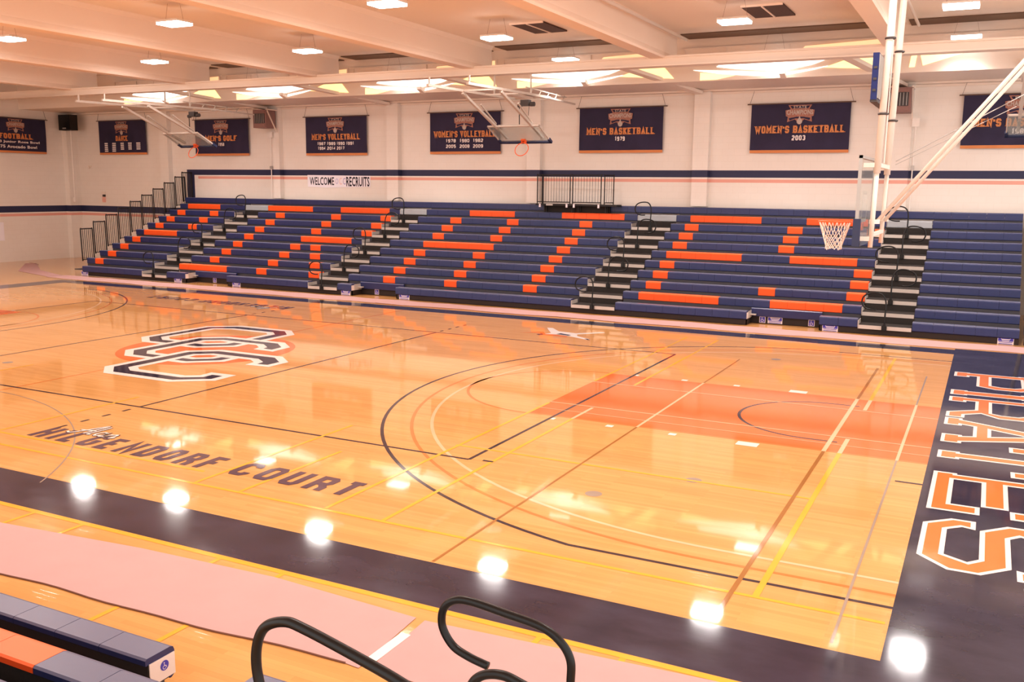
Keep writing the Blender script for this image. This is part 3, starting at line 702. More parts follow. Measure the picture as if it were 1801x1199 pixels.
# platform with guard rails standing on the top rows
t = thing('rail_platform', 'black barred portable platform standing on the top bleacher row', 'platform', (2.1, 15.2, 2.67))
b = MB(); b.box(.65, 3.65, 14.96, 15.40, 2.90, 2.96); b.build('deck', M['blackrail'], t)
for x in (.9, 1.95, 2.18, 3.18):
    b = MB(); b.obox((x,15.16,2.668),(x,15.16,2.90),.035,.035); b.obox((x,15.34,2.668),(x,15.34,2.90),.035,.035)
    b.build('leg', M['blackrail'], t)
b = MB(); b.box(.8,3.25,15.36,15.38,2.668,2.90); b.build('skirt', M['kick'], t)
def gpanel(a, c, nm):
    a = Vector(a); c = Vector(c); b = MB(); H = .97
    b.tube(catmull([a, a+Vector((0,0,H-.05)), a+(c-a)*.03+Vector((0,0,H)), a+(c-a)*.97+Vector((0,0,H)), c+Vector((0,0,H-.05)), c], 3), .020, 6)
    b.tube([a+Vector((0,0,.06)), c+Vector((0,0,.06))], .016, 6)
    o = b.build(nm, M['blackrail'], t)
    n = max(3, int((c-a).length/.095))
    for k in range(1, n):
        p = a+(c-a)*(k/n); bb = MB(); bb.tube([p+Vector((0,0,.06)), p+Vector((0,0,H))], .006, 5); bb.build('bar', M['blackrail'], o)
for a, c in [((.70,14.98,2.96),(.70,15.38,2.96)),((.92,14.98,2.96),(1.93,14.98,2.96)),((2.03,14.98,2.96),(3.06,14.98,2.96)),((3.18,15.0,2.96),(3.36,15.38,2.96))]:
    gpanel(a, c, 'guard_rail')
for x in (.82,1.83,2.10,3.0):
    b = MB(); b.box(x-.03,x+.03,14.92,14.96,2.84,2.96); b.build('clamp', M['signw'], t)
b = MB(); b.box(1.05,1.3,14.945,14.96,2.90,2.95); b.build('name_plate', M['silver'], t)

# near bleachers (camera side)
t = thing('bleacher_section', 'near bleacher rows cut off at the bottom left corner', 'bleachers', (7, -10.6, 0))
NY, NDY = -10.44, .70
def nrow(i): return NY-(i-1)*NDY, Z1+(i-1)*.2545
for i in (1,2,3):
    y, z = nrow(i)
    orgs = {2:[(4.9,9.88)],3:[(5.4,9.0)]}.get(i, [])
    x0, x1 = 1.5, 10.03 if i == 1 else 11.9
    b = MB(); b.box(x0, x1-.002, y-.235, y-.20, z-.21, z-.052); b.box(x0, x1-.002, y-.20, y-.06, z-.215, z-.20); br = b.build('bench_row', M['tread'], t)
    cur = x0
    for a, c in orgs + [(x1, x1)]:
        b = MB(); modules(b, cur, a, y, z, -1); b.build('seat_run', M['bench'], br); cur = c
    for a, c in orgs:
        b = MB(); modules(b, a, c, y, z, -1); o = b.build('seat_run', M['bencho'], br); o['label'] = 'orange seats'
    if i == 1:
        b = MB(); b.prism_x([(y-a, z+c) for a, c in [(.008,-.20),(.008,-.045),(.225,-.045),(.225,-.13),(.20,-.205)]], x1, x1+.008)
        ec = b.build('end_cap', M['endcap'], br); ec['label'] = 'white end plate with a round blue wheelchair sticker'
        T = lambda u,v: (x1+.0095, y-.10+u, z-.105+v); T2 = lambda u,v: (x1+.0105, y-.10+u, z-.105+v)
        b = MB(); b.flat([circ(0,0,.036,24)], T); b.build('sticker', M['signb'], ec)
        b = MB(); b.flat([circ(-.004,.020,.005,10)], T2); b.flat(stroke([(-.004,.013),(-.002,-.003),(.010,-.003),(.016,-.018)], .005), T2); b.flat([arc_band(-.003,-.012,.013,.004,2.0,5.9,16)], T2); b.build('wheelchair_symbol', M['signw'], ec)
    b = MB(); b.box(x0, x1, y-.76, y-.10, z-.235, z-.205); b.box(x0, x1, y-.79, y-.76, z-.235, z+.05); b.build('footboard', M['deck'], t)
b = MB(); b.box(1.5, 9.9, -10.56, -10.52, .012, .15); b.box(9.85,9.9,-10.9,-10.56,.012,.15); b.build('kickboard', M['kick'], t)
t2 = thing('bleacher_section', 'short piece of near navy bench beyond the wheelchair gap, bottom edge', 'bleachers', (11.4, -10.6, 0))
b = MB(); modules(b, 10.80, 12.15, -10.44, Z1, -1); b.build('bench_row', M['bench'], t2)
b = MB(); b.box(10.80, 12.15, -11.1, -10.55, .12, .15); b.box(10.82,12.13,-10.6,-10.56,.012,.12); b.build('footboard', M['deck'], t2)
# near handrails, each its own bend
def near_rail(P, r, base, label):
    t = thing('aisle_handrail', label, 'handrail', base, 'looped near handrails')
    b = MB(); b.tube(catmull(P, 7), r, 14); b.build('rail_tube', M['black'], t, smooth=True)
    b = MB(); x,y,z = base; b.box(x-.06,x+.06,y-.04,y+.04,z,z+.09); b.build('bracket', M['black'], t)
near_rail([(12.94,-11.3,1.365),(12.84,-11.3,1.385),(12.755,-11.3,1.42),(12.70,-11.3,1.50),(12.705,-11.3,1.585),(12.76,-11.3,1.64),(12.85,-11.3,1.655),(13.02,-11.3,1.638),(13.20,-11.3,1.615),(13.29,-11.3,1.57),(13.34,-11.3,1.50),(13.345,-11.3,1.40),(13.33,-11.3,1.2),(13.32,-11.3,.9),(13.32,-11.3,.42)], .019, (13.32,-11.3,.36), 'black hairpin handrail at the bottom edge, the upper right of the near ones')
near_rail([(12.62,-12.1,1.33),(12.48,-12.1,1.37),(12.36,-12.1,1.44),(12.315,-12.1,1.55),(12.315,-12.1,1.67),(12.36,-12.1,1.765),(12.46,-12.1,1.812),(12.56,-12.1,1.805),(12.80,-12.1,1.752),(13.0,-12.1,1.70),(13.16,-12.1,1.64),(13.22,-12.1,1.54),(13.23,-12.1,1.3),(13.23,-12.1,.7)], .021, (13.23,-12.1,.61), 'thick black hairpin handrail at the bottom edge, left of the other near ones')
near_rail([(13.42,-11.8,1.34),(13.25,-11.8,1.38),(13.15,-11.8,1.46),(13.13,-11.8,1.56),(13.18,-11.8,1.625),(13.27,-11.8,1.65),(13.37,-11.8,1.63),(13.6,-11.8,1.57),(13.72,-11.8,1.48),(13.74,-11.8,1.3),(13.74,-11.8,.7)], .019, (13.74,-11.8,.61), 'black handrail bend just rising over the bottom edge of the picture')
for k in range(3):
    y, z = nrow(k+1)
    b = MB(); b.box(12.2,14.0,y-.7,y,.02 if k == 0 else z-.3,z-.02 if k else z-.02); b.build('step', M['silver'], t2)

# ------------------------------------------------------------------ floor paper
def paper(name, pts, label, z=.006, roll=None):
    t = thing(name, label, 'floor paper', (pts[0][0], pts[0][1], 0))
    b = MB(); n = len(pts)
    top = [(x, y, z) for x, y in pts]; bot = [(x, y, .0045) for x, y in pts]
    tri = tessellate_polygon([[Vector(p) for p in top]])
    b.add(top, tri); b.add(top+bot, [(i,(i+1)%n,n+(i+1)%n,n+i) for i in range(n)])
    b.build('sheet', M['paper'], t)
    if roll:
        b = MB(); b.tube(roll, .007, 6); b.build('edge_curl', M['paperedge'], t)
    return t
e1 = [(x, -9.55-.042*(10.93-x)+.02*math.sin(x*1.9)+.010*math.sin(x*5.1), 0) for x in [3+.2*i for i in range(40)]]
pts = [(-16,-9.0),(5.0,-8.90),(5.9,-8.86),(7.7,-8.67),(9.3,-8.59),(10.86,-8.67)] + [(10.93,-9.56)] + [(p[0],p[1]) for p in e1[::-1] if p[0] < 10.9] + [(-16,-10.0)]
paper('floor_paper', pts, 'long pink paper runner along the near sideline, left of the white tape', roll=[(p[0],p[1],.008) for p in e1 if p[0] < 10.9])
paper('floor_paper', [(10.95,-8.68),(12,-8.60),(13.4,-8.50),(17,-8.55),(17,-9.6),(13,-9.6),(11.0,-9.52)], 'pink paper runner right of the white tape, bottom edge')
b = MB(); b.box(10.90,10.99,-9.45,-8.95,.0075,.009)
o = b.build('floor_tape', M['tape'], None, (10.95,-9.2,.0)); tag(o, 'torn white tape strip joining the two pink paper runners', 'tape')
# far runner with wrinkled edges
up = [(-16.6+.5*i, 9.42+.05*math.sin(i*1.7)) for i in range(70)]; lo_ = [(-16.6+.5*i, 8.50+.06*math.sin(i*.9+1)+.03*math.sin(i*2.3)) for i in range(70)]
paper('floor_paper', lo_+up[::-1], 'long pink paper runner in front of the far bleachers', roll=[(x,y-.01,.008) for x,y in lo_ if -2 < x < 8])
paper('floor_paper', [(-22.6,12.1),(-19.6,9.6),(-16.65,8.7),(-16.65,9.3),(-19.2,10.3),(-22.3,12.4)], 'crumpled pink paper strip on the floor at the far left', roll=[(-22.6,12.3,.02),(-21.6,12.0,.02)])
paper('floor_paper', [(-19.9,13.3),(-16.75,11.2),(-16.75,11.6),(-19.6,13.6)], 'short pink paper strip beside the left bleacher end', roll=[(-19.9,13.3,.02),(-19.2,13.5,.02)])

# ------------------------------------------------------------------ banners
FN = bpy.data.fonts.load('<builtin>') if False else None
def text_mesh(s, size, bold=.0, align='CENTER', sx=1.):
    cu = bpy.data.curves.new('t', 'FONT'); cu.body = s; cu.size = size; cu.offset = bold; cu.align_x = align; cu.align_y = 'CENTER'
    cu.space_character = 1.05; cu.resolution_u = 2
    o = bpy.data.objects.new('t', cu); C.objects.link(o)
    dg = bpy.context.evaluated_depsgraph_get(); dg.update()
    me = bpy.data.meshes.new_from_object(o.evaluated_get(dg))
    vs = [v.co.copy() for v in me.vertices]; fs = [tuple(p.vertices) for p in me.polygons]
    bpy.data.objects.remove(o); bpy.data.curves.remove(cu); bpy.data.meshes.remove(me)
    if not vs: return [], []
    return [(v.x*sx, v.y) for v in vs], fs
def fit_text(b, s, u, v, width, height, T, bold=.012):
    """text centred on (u,v) squeezed to width x cap height"""
    vs, fs = text_mesh(s, 1., bold)
    xs = [p[0] for p in vs]; ys = [p[1] for p in vs]
    w0 = max(xs)-min(xs); h0 = max(ys)-min(ys); cx_ = (max(xs)+min(xs))/2; cy_ = (max(ys)+min(ys))/2
    b.add([T(u+(p[0]-cx_)*width/w0, v+(p[1]-cy_)*height/h0) for p in vs], fs)
SLAB = dict(FONT)
SLAB.update({
 'M': [[(0,0),(0,1),(.5,.35),(1,1),(1,0)]], 'W': [[(0,1),(.22,0),(.5,.7),(.78,0),(1,1)]], 'S': [[(1,.75),(1,.85),(.8,1),(.2,1),(0,.85),(0,.6),(.2,.5),(.8,.5),(1,.4),(1,.15),(.8,0),(.2,0),(0,.15),(0,.25)]],
 'B': [[(0,0),(0,1),(.8,1),(1,.87),(1,.62),(.8,.5),(0,.5)],[(0,0),(.8,0),(1,.13),(1,.38),(.8,.5)]], 'A': [[(0,0),(.5,1),(1,0)],[(.2,.3),(.8,.3)]], 'K': [[(0,0),(0,1)],[(1,1),(.1,.45)],[(.35,.6),(1,0)]],
 'Y': [[(0,1),(.5,.5),(1,1)],[(.5,.5),(.5,0)]], 'V': [[(0,1),(.5,0),(1,1)]], "'": [[(.5,1),(.5,.65)]], ' ': [],
 '0': FONT['O'], '1': [[(.15,.85),(.5,1),(.5,0)]], '2': [[(0,.8),(.2,1),(.8,1),(1,.8),(1,.6),(0,.15),(0,0),(1,0)]], '3': [[(0,.85),(.2,1),(.8,1),(1,.85),(1,.62),(.8,.5),(.4,.5)],[(.8,.5),(1,.38),(1,.15),(.8,0),(.2,0),(0,.15)]],
 '4': [[(.75,0),(.75,1),(0,.3),(1,.3)]], '5': [[(1,1),(0,1),(0,.55),(.8,.55),(1,.4),(1,.15),(.8,0),(0,0)]], '6': [[(1,.85),(.8,1),(.2,1),(0,.85),(0,.15),(.2,0),(.8,0),(1,.15),(1,.4),(.8,.52),(0,.52)]],
 '7': [[(0,1),(1,1),(.4,0)]], '8': [[(.2,.5),(0,.38),(0,.15),(.2,0),(.8,0),(1,.15),(1,.38),(.8,.5),(1,.62),(1,.85),(.8,1),(.2,1),(0,.85),(0,.62),'c'],[(.2,.5),(.8,.5)]], '9': [[(0,.15),(.2,0),(.8,0),(1,.15),(1,.85),(.8,1),(.2,1),(0,.85),(0,.6),(.2,.48),(1,.48)]], 'P': [[(0,0),(0,1),(.8,1),(1,.87),(1,.6),(.8,.47),(0,.47)]]})
WID = {"'": .35, ' ': .5, 'I': .45, 'M': 1.25, 'W': 1.35, '1': .7}
def slab_text(b, s, uc, vc, width, h, T, wt=.33, serif=True):
    g = .16; tot = sum(WID.get(c, 1.) for c in s)+g*(len(s)-1); k = width/tot; u = uc-width/2; w = min(h*wt, k*.40)
    for c in s:
        cw = WID.get(c, 1.)*k
        for st in SLAB.get(c, []):
            cl = st[-1] == 'c'; P_ = st[:-1] if cl else st
            px = [(u+w/2+x*(cw-w), vc-h/2+w*.4+y*(h-w*.8)) for x, y in P_]
            ribbon(b, px, w, T, cl)
            if serif and not cl and c not in "0123456789'S":
                for e_, q in ((P_[0], px[0]), (P_[-1], px[-1])):
                    if e_[1] in (0, 1):
                        y_ = vc-h/2+w*.2 if e_[1] == 0 else vc+h/2-w*.2
                        ribbon(b, [(q[0]-w*.85, y_), (q[0]+w*.85, y_)], w*.42, T)
        u += cw+g*k
def banner(label, plane, a0, z0, w, head, rows, hw, crest=True, bar_cols=None):
    """plane 'x': hangs on the far wall, a0 = left x; plane 'y': on the left wall, a0 = left y"""
    H = 1.5
    Wv = lambda u, v: .018*math.sin(u*5+v*2)+.012*math.sin(u*11-v*3)
    if plane == 'x':
        yb = YF-.34 if False else YF-.10
        def P(u, v, d=0.): return (a0+u, yb+Wv(u,v)*(1-v/H) - d, z0+v)
        base = (a0+w/2, yb, z0)
    else:
        def P(u, v, d=0.): return (XL+.10-Wv(u,v)*(1-v/H)+d, a0+u, z0+v)
        base = (XL+.1, a0+w/2, z0)
    t = thing('championship_banner', label, 'banner', base, 'navy banners hanging on the walls')
    def grid(v0, v1, m, nm, lab=None):
        b = MB(); nu, nv = 36, 8; vs = []; fs = []
        for j in range(nv+1):
            for i in range(nu+1): vs.append(P(w*i/nu, v0+(v1-v0)*j/nv))
        for j in range(nv):
            for i in range(nu): k = j*(nu+1)+i; fs.append((k,k+1,k+nu+2,k+nu+1))
        b.add(vs, fs); o = b.build(nm, m, t, smooth=True)
        if lab: o['label'] = lab
        return o
    cl = grid(.09, H, M['banner'], 'cloth'); grid(0, .09, M['bhem'], 'hem', 'orange bottom hem')
    T = lambda u, v: P(u, v, .030)
    T2 = lambda u, v: P(u, v, .034); T3 = lambda u, v: P(u, v, .038)
    b = MB(); slab_text(b, head, w/2, .72, hw, .22, T); o = b.build('title_print', M['borange'], cl); o['label'] = 'orange title reading ' + head
    if rows:
        b = MB()
        for s, u, v, ww, hh in rows:
            if any(c_.islower() for c_ in s): fit_text(b, s, u, v, ww, hh, T, .035)
            else: slab_text(b, s, u, v, ww, hh, T, .26, False)
        b.build('year_print', M['bwhite'], cl)
    if bar_cols:
        b = MB()
        for c_ in range(5):
            for k in range(5 if c_ < 2 else 4):
                u = w/2-1.02+c_*.51; v = .50-k*.085
                b.flat([[(u-.12,v-.028),(u+.12,v-.028),(u+.12,v+.028),(u-.12,v+.028)]], T)
        b.build('year_print', M['bwhite'], cl)
    # crest: ribbon frame, arched wording and a pale device below it
    cu = w/2; b = MB()
    b.flat([[(cu-.36,1.46),(cu+.36,1.46),(cu+.28,1.33),(cu+.44,1.30),(cu+.42,1.12),(cu+.36,1.10),(cu+.38,.94),(cu+.14,1.02),(cu,.88),(cu-.14,1.02),(cu-.38,.94),(cu-.36,1.10),(cu-.42,1.12),(cu-.44,1.30),(cu-.28,1.33)],
            [(cu-.30,1.43),(cu-.24,1.35),(cu+.24,1.35),(cu+.30,1.43)]], T); b.build('crest_frame', M['bmute'], cl)
    b = MB(); b.flat([[(cu-.33,1.06),(cu-.10,1.10),(cu+.10,1.10),(cu+.33,1.06),(cu+.30,.99),(cu+.12,1.05),(cu-.12,1.05),(cu-.30,.99)]], T2); b.build('crest_navy_band', M['banner'], cl)  # navy shape printed across the crest
    b = MB(); fit_text(b, 'STATE', cu, 1.39, .40, .085, T2, .02); fit_text(b, 'CHAMPIONS', cu, 1.235, .80, .15, T3, .03); b.build('crest_wording', M['bgrey'], cl)
    b = MB(); b.flat([circ(cu,.955,.085,18)], T2); b.flat([[(cu-.05,1.0),(cu,1.13),(cu+.05,1.0)]], T3); b.build('crest_device', M['bgrey'], cl)
    # rod and hanging lines
    b = MB(); b.tube([P(-.13,H+.01), P(w+.13,H+.01)], .018, 6); b.build('rod', M['pole'], t)
    b = MB()
    for u in (-.06, w+.06):
        q = P(u, H+.01); q2 = P(u+(.12 if u < 0 else -.12), H+.42); b.tube([q, q2], .006, 4)
    b.build('hanging_line', M['pole'], t)
banner("navy banner reading MEN'S GOLF, partly behind the left folded hoop", 'x', -16.08, 4.70, 3.0, "MEN'S GOLF", [('1958',1.5,.47,.36,.13)], 1.75)
banner("navy banner reading DANCE with columns of small white years", 'x', -22.03, 4.78, 3.0, 'DANCE', None, .78, bar_cols=1)
banner("navy banner reading MEN'S VOLLEYBALL", 'x', -10.07, 4.68, 2.98, "MEN'S VOLLEYBALL", [('1987 1989 1990 1991',1.5,.46,1.78,.12),('1994 2014 2017',1.28,.28,1.30,.12)], 2.35)
banner("navy banner reading WOMEN'S VOLLEYBALL, behind the middle folded hoop", 'x', -4.20, 4.70, 2.98, "WOMEN'S VOLLEYBALL", [('1978  1980  1982',1.5,.48,1.58,.12),('2005  2008  2009',1.5,.28,1.58,.12)], 2.62)
banner("navy banner reading MEN'S BASKETBALL above the barred platform", 'x', 1.86, 4.70, 3.0, "MEN'S BASKETBALL", [('1979',1.5,.47,.37,.14)], 2.44)
banner("navy banner reading WOMEN'S BASKETBALL left of the near hoop masts", 'x', 7.76, 4.66, 3.0, "WOMEN'S BASKETBALL", [('2003',1.5,.46,.42,.15)], 2.72)
banner("navy banner cut by the right edge, behind the third folded hoop", 'x', 13.84, 4.75, 3.0, "MEN'S BASKETBALL", [('1989',1.5,.47,.42,.15)], 2.44)
banner("navy banner reading FOOTBALL on the left wall", 'y', 11.44, 4.77, 3.0, 'FOOTBALL', [('1963 Junior Rose Bowl',1.5,.47,2.3,.14),('1975 Avocado Bowl',1.5,.27,2.0,.14)], 1.6)

# hand-lettered paper sign
t = thing('welcome_sign', 'white paper sign hand lettered WELCOME OCC RECRUITS', 'sign', (-8.55, YF-.012, 3.67))
b = MB(); b.flat([[(-1.55,-.23),(-.6,-.26),(.7,-.23),(1.53,-.21),(1.55,.22),(-.2,.23),(-1.56,.24)]], lambda u,v: (-8.55+u, YF-.012, 3.67+v)); sh = b.build('sheet', M['sheet'], t)
T = lambda u, v: (-8.55+u, YF-.016, 3.67+v)
b = MB(); fit_text(b, 'WELCOME', -.83, .0, 1.22, .32, T, .012); b.build('black_lettering', M['ink'], sh); b = MB(); fit_text(b, 'RECRUITS', .94, -.01, 1.12, .38, T, .02); b.build('black_lettering', M['ink'], sh)
b = MB(); fit_text(b, 'O', -.08, 0, .13, .22, T, -.01); fit_text(b, 'C', .28, 0, .12, .26, T, 0); b.build('pale_lettering', M['inkc'], sh)
b = MB(); fit_text(b, 'C', .10, 0, .12, .26, T, -.01); b.build('orange_lettering', M['inko'], sh)

# ------------------------------------------------------------------ hoops
def net(b, cx_, cy_, zt, r0, r1, h):
    n = 12; LV = [0, .40, .55, .68, .81, .93]
    def pt(k, j):
        t = LV[j]; r = r0+(r1-r0)*min(1, t*1.25); a = 2*PI*(k+(j % 2)*.5)/n
        zz = zt - h*t - (.012*math.sin(k*2.1) if j else 0)
        return (cx_+r*math.cos(a), cy_+r*math.sin(a), zz)
    for k in range(n):
        for sgn in (0, 1):
            P = [pt(k if (j % 2 == 0 or sgn == 0) else k-1, j) for j in range(len(LV))]
            b.tube(P, .0068, 5)
# main hoop at the right baseline
hx = 13.13
t = thing('basketball_hoop', 'glass basketball backboard with white net hanging from the ceiling at right', 'hoop', (13.3, 0, 2.72))
b = MB(); b.box(hx, hx+.012, -.90, .90, 2.80, 3.96); g = b.build('backboard', M['glass'], t); g['label'] = 'clear glass backboard'
b = MB()
for y in (-.915, .895): b.box(hx-.01, hx+.035, y, y+.03, 2.78, 3.99)
b.box(hx-.01, hx+.035, -.915, .925, 3.95, 3.99); b.box(hx-.01, hx+.035, -.915, .925, 2.78, 2.82); b.build('frame', M['greysteel'], g)
b = MB(); T = lambda u, v: (hx-.003, u, v)
b.flat([[(-.305,3.05),(.305,3.05),(.305,3.50),(-.305,3.50)],[(-.255,3.10),(.255,3.10),(.255,3.45),(-.255,3.45)]], T); b.build('target_square', M['whitef'], g)
b = MB(); b.box(hx-.03, hx+.07, -.94, .94, 2.74, 2.80)
for s in (-1,1): b.box(hx-.03, hx+.07, s*.90, s*.945, 2.74, 3.12)
o = b.build('edge_padding', M['pad'], t); o['label'] = 'navy padding along the lower edge'
b = MB(); b.tube([(12.73+.235*math.cos(a), .235*math.sin(a), 3.05) for a in [2*PI*k/28 for k in range(28)]], .010, 8, closed=True)
b.obox((12.96,-.07,3.045),(hx,-.09,3.045),.02,.02); b.obox((12.96,.07,3.045),(hx,.09,3.045),.02,.02); b.box(12.97,hx-.01,-.05,.05,3.03,3.05); b.box(hx-.025,hx-.005,-.09,.09,2.93,3.06)
rim = b.build('rim', M['rim'], t, smooth=False); rim['label'] = 'orange rim'
b = MB(); net(b, 12.73, 0, 3.04, .225, .115, .43); o = b.build('net', M['net'], rim); o['label'] = 'white cord net'
for s in (-1, 1):
    b = MB(); b.tube([(13.32, s*.70, 2.72),(13.34, s*.70, 3.75)], .032, 10); b.tube([(13.34, s*.70, 3.75),(13.43, s*.70, ZC)], .047, 12)
    b.build('mast', M['steel'], t, smooth=True)
    b = MB(); b.tube([(13.36, s*.58, 3.06),(16.55, s*.58, 7.15)], .027, 10); b.build('brace', M['steel'], t, smooth=True)
    for P0, P1 in (((hx+.03, s*.70, 3.86),(13.36, s*.70, 3.86)), ((hx+.03, s*.70, 2.84),(13.33, s*.70, 2.84)), ((13.30, s*.70, 3.08),(13.40, s*.60, 3.08))):
        b = MB(); b.obox(P0, P1, .05, .06); b.build('bracket', M['steel'], t)
    b = MB()
    for z in (4.55, 5.55): b.tube([(13.37+(z-3.75)*.022+.058*math.cos(a)-.02, s*.70+.058*math.sin(a), z) for a in [2*PI*k/14 for k in range(14)]], .016, 6, closed=True)
    b.build('clamp', M['dgrey'], t)
b = MB(); b.obox((13.35,-.70,3.86),(13.35,.70,3.86),.05,.06); b.obox((13.33,-.70,2.90),(13.33,.70,2.90),.04,.05); b.obox((13.43,-.70,7.2),(13.43,.70,7.2),.06,.06); b.build('cross_bar', M['steel'], t)
b = MB(); b.tube([(13.40,-.3,7.7),(13.38,-.25,3.9)], .008, 5); b.tube([(13.40,.25,7.7),(13.34,-.62,4.3)], .008, 5); b.build('cable', M['net'], t)
b = MB(); b.tube([(13.45,.70,3.95),(15.2,.75,4.95)], .007, 5); b.tube([(13.45,.70,3.90),(15.0,.75,4.72)], .005, 5); b.build('stay_wire', M['greysteel'], t)
t = thing('shot_clock', 'blue shot clock housing clamped to the near hoop masts', 'shot clock', (13.2, 0, 5.05))
b = MB(); b.box(13.195, 13.275, -.80, .42, 4.74, 5.36); b.build('housing', M['clock'], t)
b = MB(); b.box(13.276, 13.288, -.78, .40, 4.76, 5.34); o = b.build('back_panel', M['greysteel'], t); o['label'] = 'grey back panel'
b = MB()
for z in (4.85,5.0,5.15): b.box(13.215,13.26,-.812,-.80,z,z+.03)
b.box(13.19,13.28,-.79,.41,4.71,4.74); b.build('vent_slots', M['dgrey'], t)

# side-court hoops folded up below the roof at the far side
def folded_hoop(xc, label, proto=[None]):
    if proto[0] is not None:
        r = proto[0].copy(); C.objects.link(r); r.location = (xc, 12.2, 4.92); r['label'] = label
        for ch in proto[0].children:
            c = ch.copy(); C.objects.link(c); c.parent = r
            for g in ch.children:
                d = g.copy(); C.objects.link(d); d.parent = c
        return r
    t = thing('folded_hoop', label, 'hoop', (xc, 12.2, 4.92), 'folded side hoops'); proto[0] = t
    O = Vector((xc, 12.2, 4.92)); bd = Vector((0, -.86, .42)).normalized()   # up the board face
    nn = Vector((0, -.42, -.86)).normalized()                                  # out of its front
    Pt = lambda x, s, d=0.: O + Vector((x, 0, 0)) + bd*s + nn*d
    def slab(x0, x1, s0, s1, d0, d1, b):
        vs = [Pt(x, s, d) for d in (d0, d1) for s in (s0, s1) for x in (x0, x1)]
        b.add(vs, [(0,1,3,2),(4,6,7,5),(0,4,5,1),(2,3,7,6),(0,2,6,4),(1,5,7,3)])
    b = MB(); slab(-.86,.86,.02,.98,0,.012,b); g = b.build('backboard', M['glass'], t); g['label'] = 'clear glass backboard'
    b = MB(); slab(-.89,.89,.96,1.0,-.02,.03,b); slab(-.89,-.86,0,1,-.02,.03,b); slab(.86,.89,0,1,-.02,.03,b); b.build('frame', M['steel2'], g)
    b = MB(); slab(-.90,.90,-.04,.03,-.03,.05,b); slab(-.91,-.84,-.04,.18,-.03,.05,b); slab(.84,.91,-.04,.18,-.03,.05,b); b.build('edge_padding', M['pad'], g)
    b = MB(); slab(-.07,.07,.05,.20,.012,.07,b); c0 = Pt(0,.14,.34)
    b.tube([c0+Vector((.225*math.cos(a),0,0))+nn*(.225*math.sin(a)) for a in [2*PI*k/24 for k in range(24)]], .013, 7, closed=True)
    b.obox(Pt(-.06,.14,.05), Pt(-.05,.14,.14), .03,.03); b.obox(Pt(.06,.14,.05), Pt(.05,.14,.14), .03,.03)
    o = b.build('rim', M['rim'], t); o['label'] = 'orange rim'
    for s in (-1, 1):
        a = Pt(s*.62,.10,-.08); e = Pt(s*.62,.95,-.08)
        top = Vector((xc+s*.62, 9.3, 6.17))
        b = MB(); b.obox(a, top, .075, .075); b.build('folding_arm', M['steel2'], t)
        b = MB(); b.obox(Vector((xc+s*.62, 7.4, 6.20)), Vector((xc+s*.62, 12.6, 6.28)), .07, .07); b.obox(Vector((xc+s*.62, 7.5, 6.20)), Vector((xc+s*.62, 7.5, 6.42)), .04,.04); b.obox(Vector((xc+s*.62, 11.25, 6.25)), Vector((xc+s*.62, 11.25, 6.86)), .04,.04); b.build('track', M['steel2'], t)
        b = MB(); b.obox(Vector((xc+s*.62, 10.4, 5.93)), e+Vector((0,.0,.02)), .04,.04); b.build('rear_link', M['steel2'], t)
    b = MB()
    for y in (9.3, 10.6, 12.5): b.obox((xc-.62, y, 6.23),(xc+.62, y, 6.23), .04,.04)
    b.obox((xc-.62,11.55,5.38),(xc+.62,11.55,5.38),.05,.05); b.build('cross_bar', M['steel2'], t)
    # ladder truss running on to the wall
    b = MB()
    b.obox((xc+.62,12.5,6.27),(xc+.62,14.6,6.24),.05,.05); b.obox((xc+.62,10.9,6.44),(xc+.62,13.9,6.40),.03,.03)
    for y in (11.2,11.8,12.4,13.0,13.6): b.obox((xc+.62,y,6.26),(xc+.62,y+.15,6.43),.03,.03)
    b.build('ladder_truss', M['steel2'], t)
    b = MB(); b.box(xc+.02, xc+.30, 11.75, 11.95, 5.98, 6.16); b.tube([(xc+.32,11.85,6.03),(xc+.46,11.85,6.03)],.07,12); b.tube([(xc-.10,11.85,6.0),(xc+.02,11.85,6.0)],.06,12); b.build('winch_motor', M['dgrey'], t)
    b = MB(); b.tube([(xc-.06,11.85,5.95),(xc-.05,11.85,5.38)], .015, 6); b.tube([(xc+.28,11.85,6.0),(xc+.24,11.85,5.6)], .008, 6); b.build('strap', M['black'], t)
    return t
folded_hoop(1.58, 'glass hoop folded up under the roof near the middle of the far side')
folded_hoop(-12.25, 'glass hoop folded up under the roof at the far left')
folded_hoop(15.85, 'glass hoop folded up under the roof, cut by the right edge')

# ------------------------------------------------------------------ wall fittings
def heater(x, label):
    t = thing('unit_heater', label, 'heater', (x, 15.4, 5.75), 'wall heaters')
    b = MB(); b.box(x-.33, x+.33, 15.05, 15.62, 5.76, 6.46); b.build('casing', M['heater'], t)
    b = MB()
    b.box(x-.29, x-.02 if False else x+.29, 15.03, 15.05, 5.80, 5.92); b.box(x-.29, x+.29, 15.03, 15.05, 6.34, 6.42); b.build('front_trim', M['heater'], t)
    b = MB(); b.box(x-.27, x+.27, 15.035, 15.05, 5.94, 6.32); b.build('grille', M['dgrey'], t)
    for k in range(6):
        b = MB(); xx = x-.22+k*.088; b.box(xx-.008, xx+.008, 15.02, 15.035, 5.95, 6.31); b.build('louver', M['greysteel'], t)
    b = MB(); b.obox((x+.36,15.1,6.44),(x+.36,15.65,5.60),.04,.04); b.obox((x+.36,15.05,6.48),(x+.36,15.7,6.48),.04,.04); b.obox((x-.36,15.05,6.48),(x-.36,15.7,6.48),.04,.04); b.build('wall_bracket', M['girder'], t)
heater(-11.75, 'brown wall heater high up at the left, next to the golf banner')
heater(12.15, 'brown louvred wall heater behind the near hoop masts')
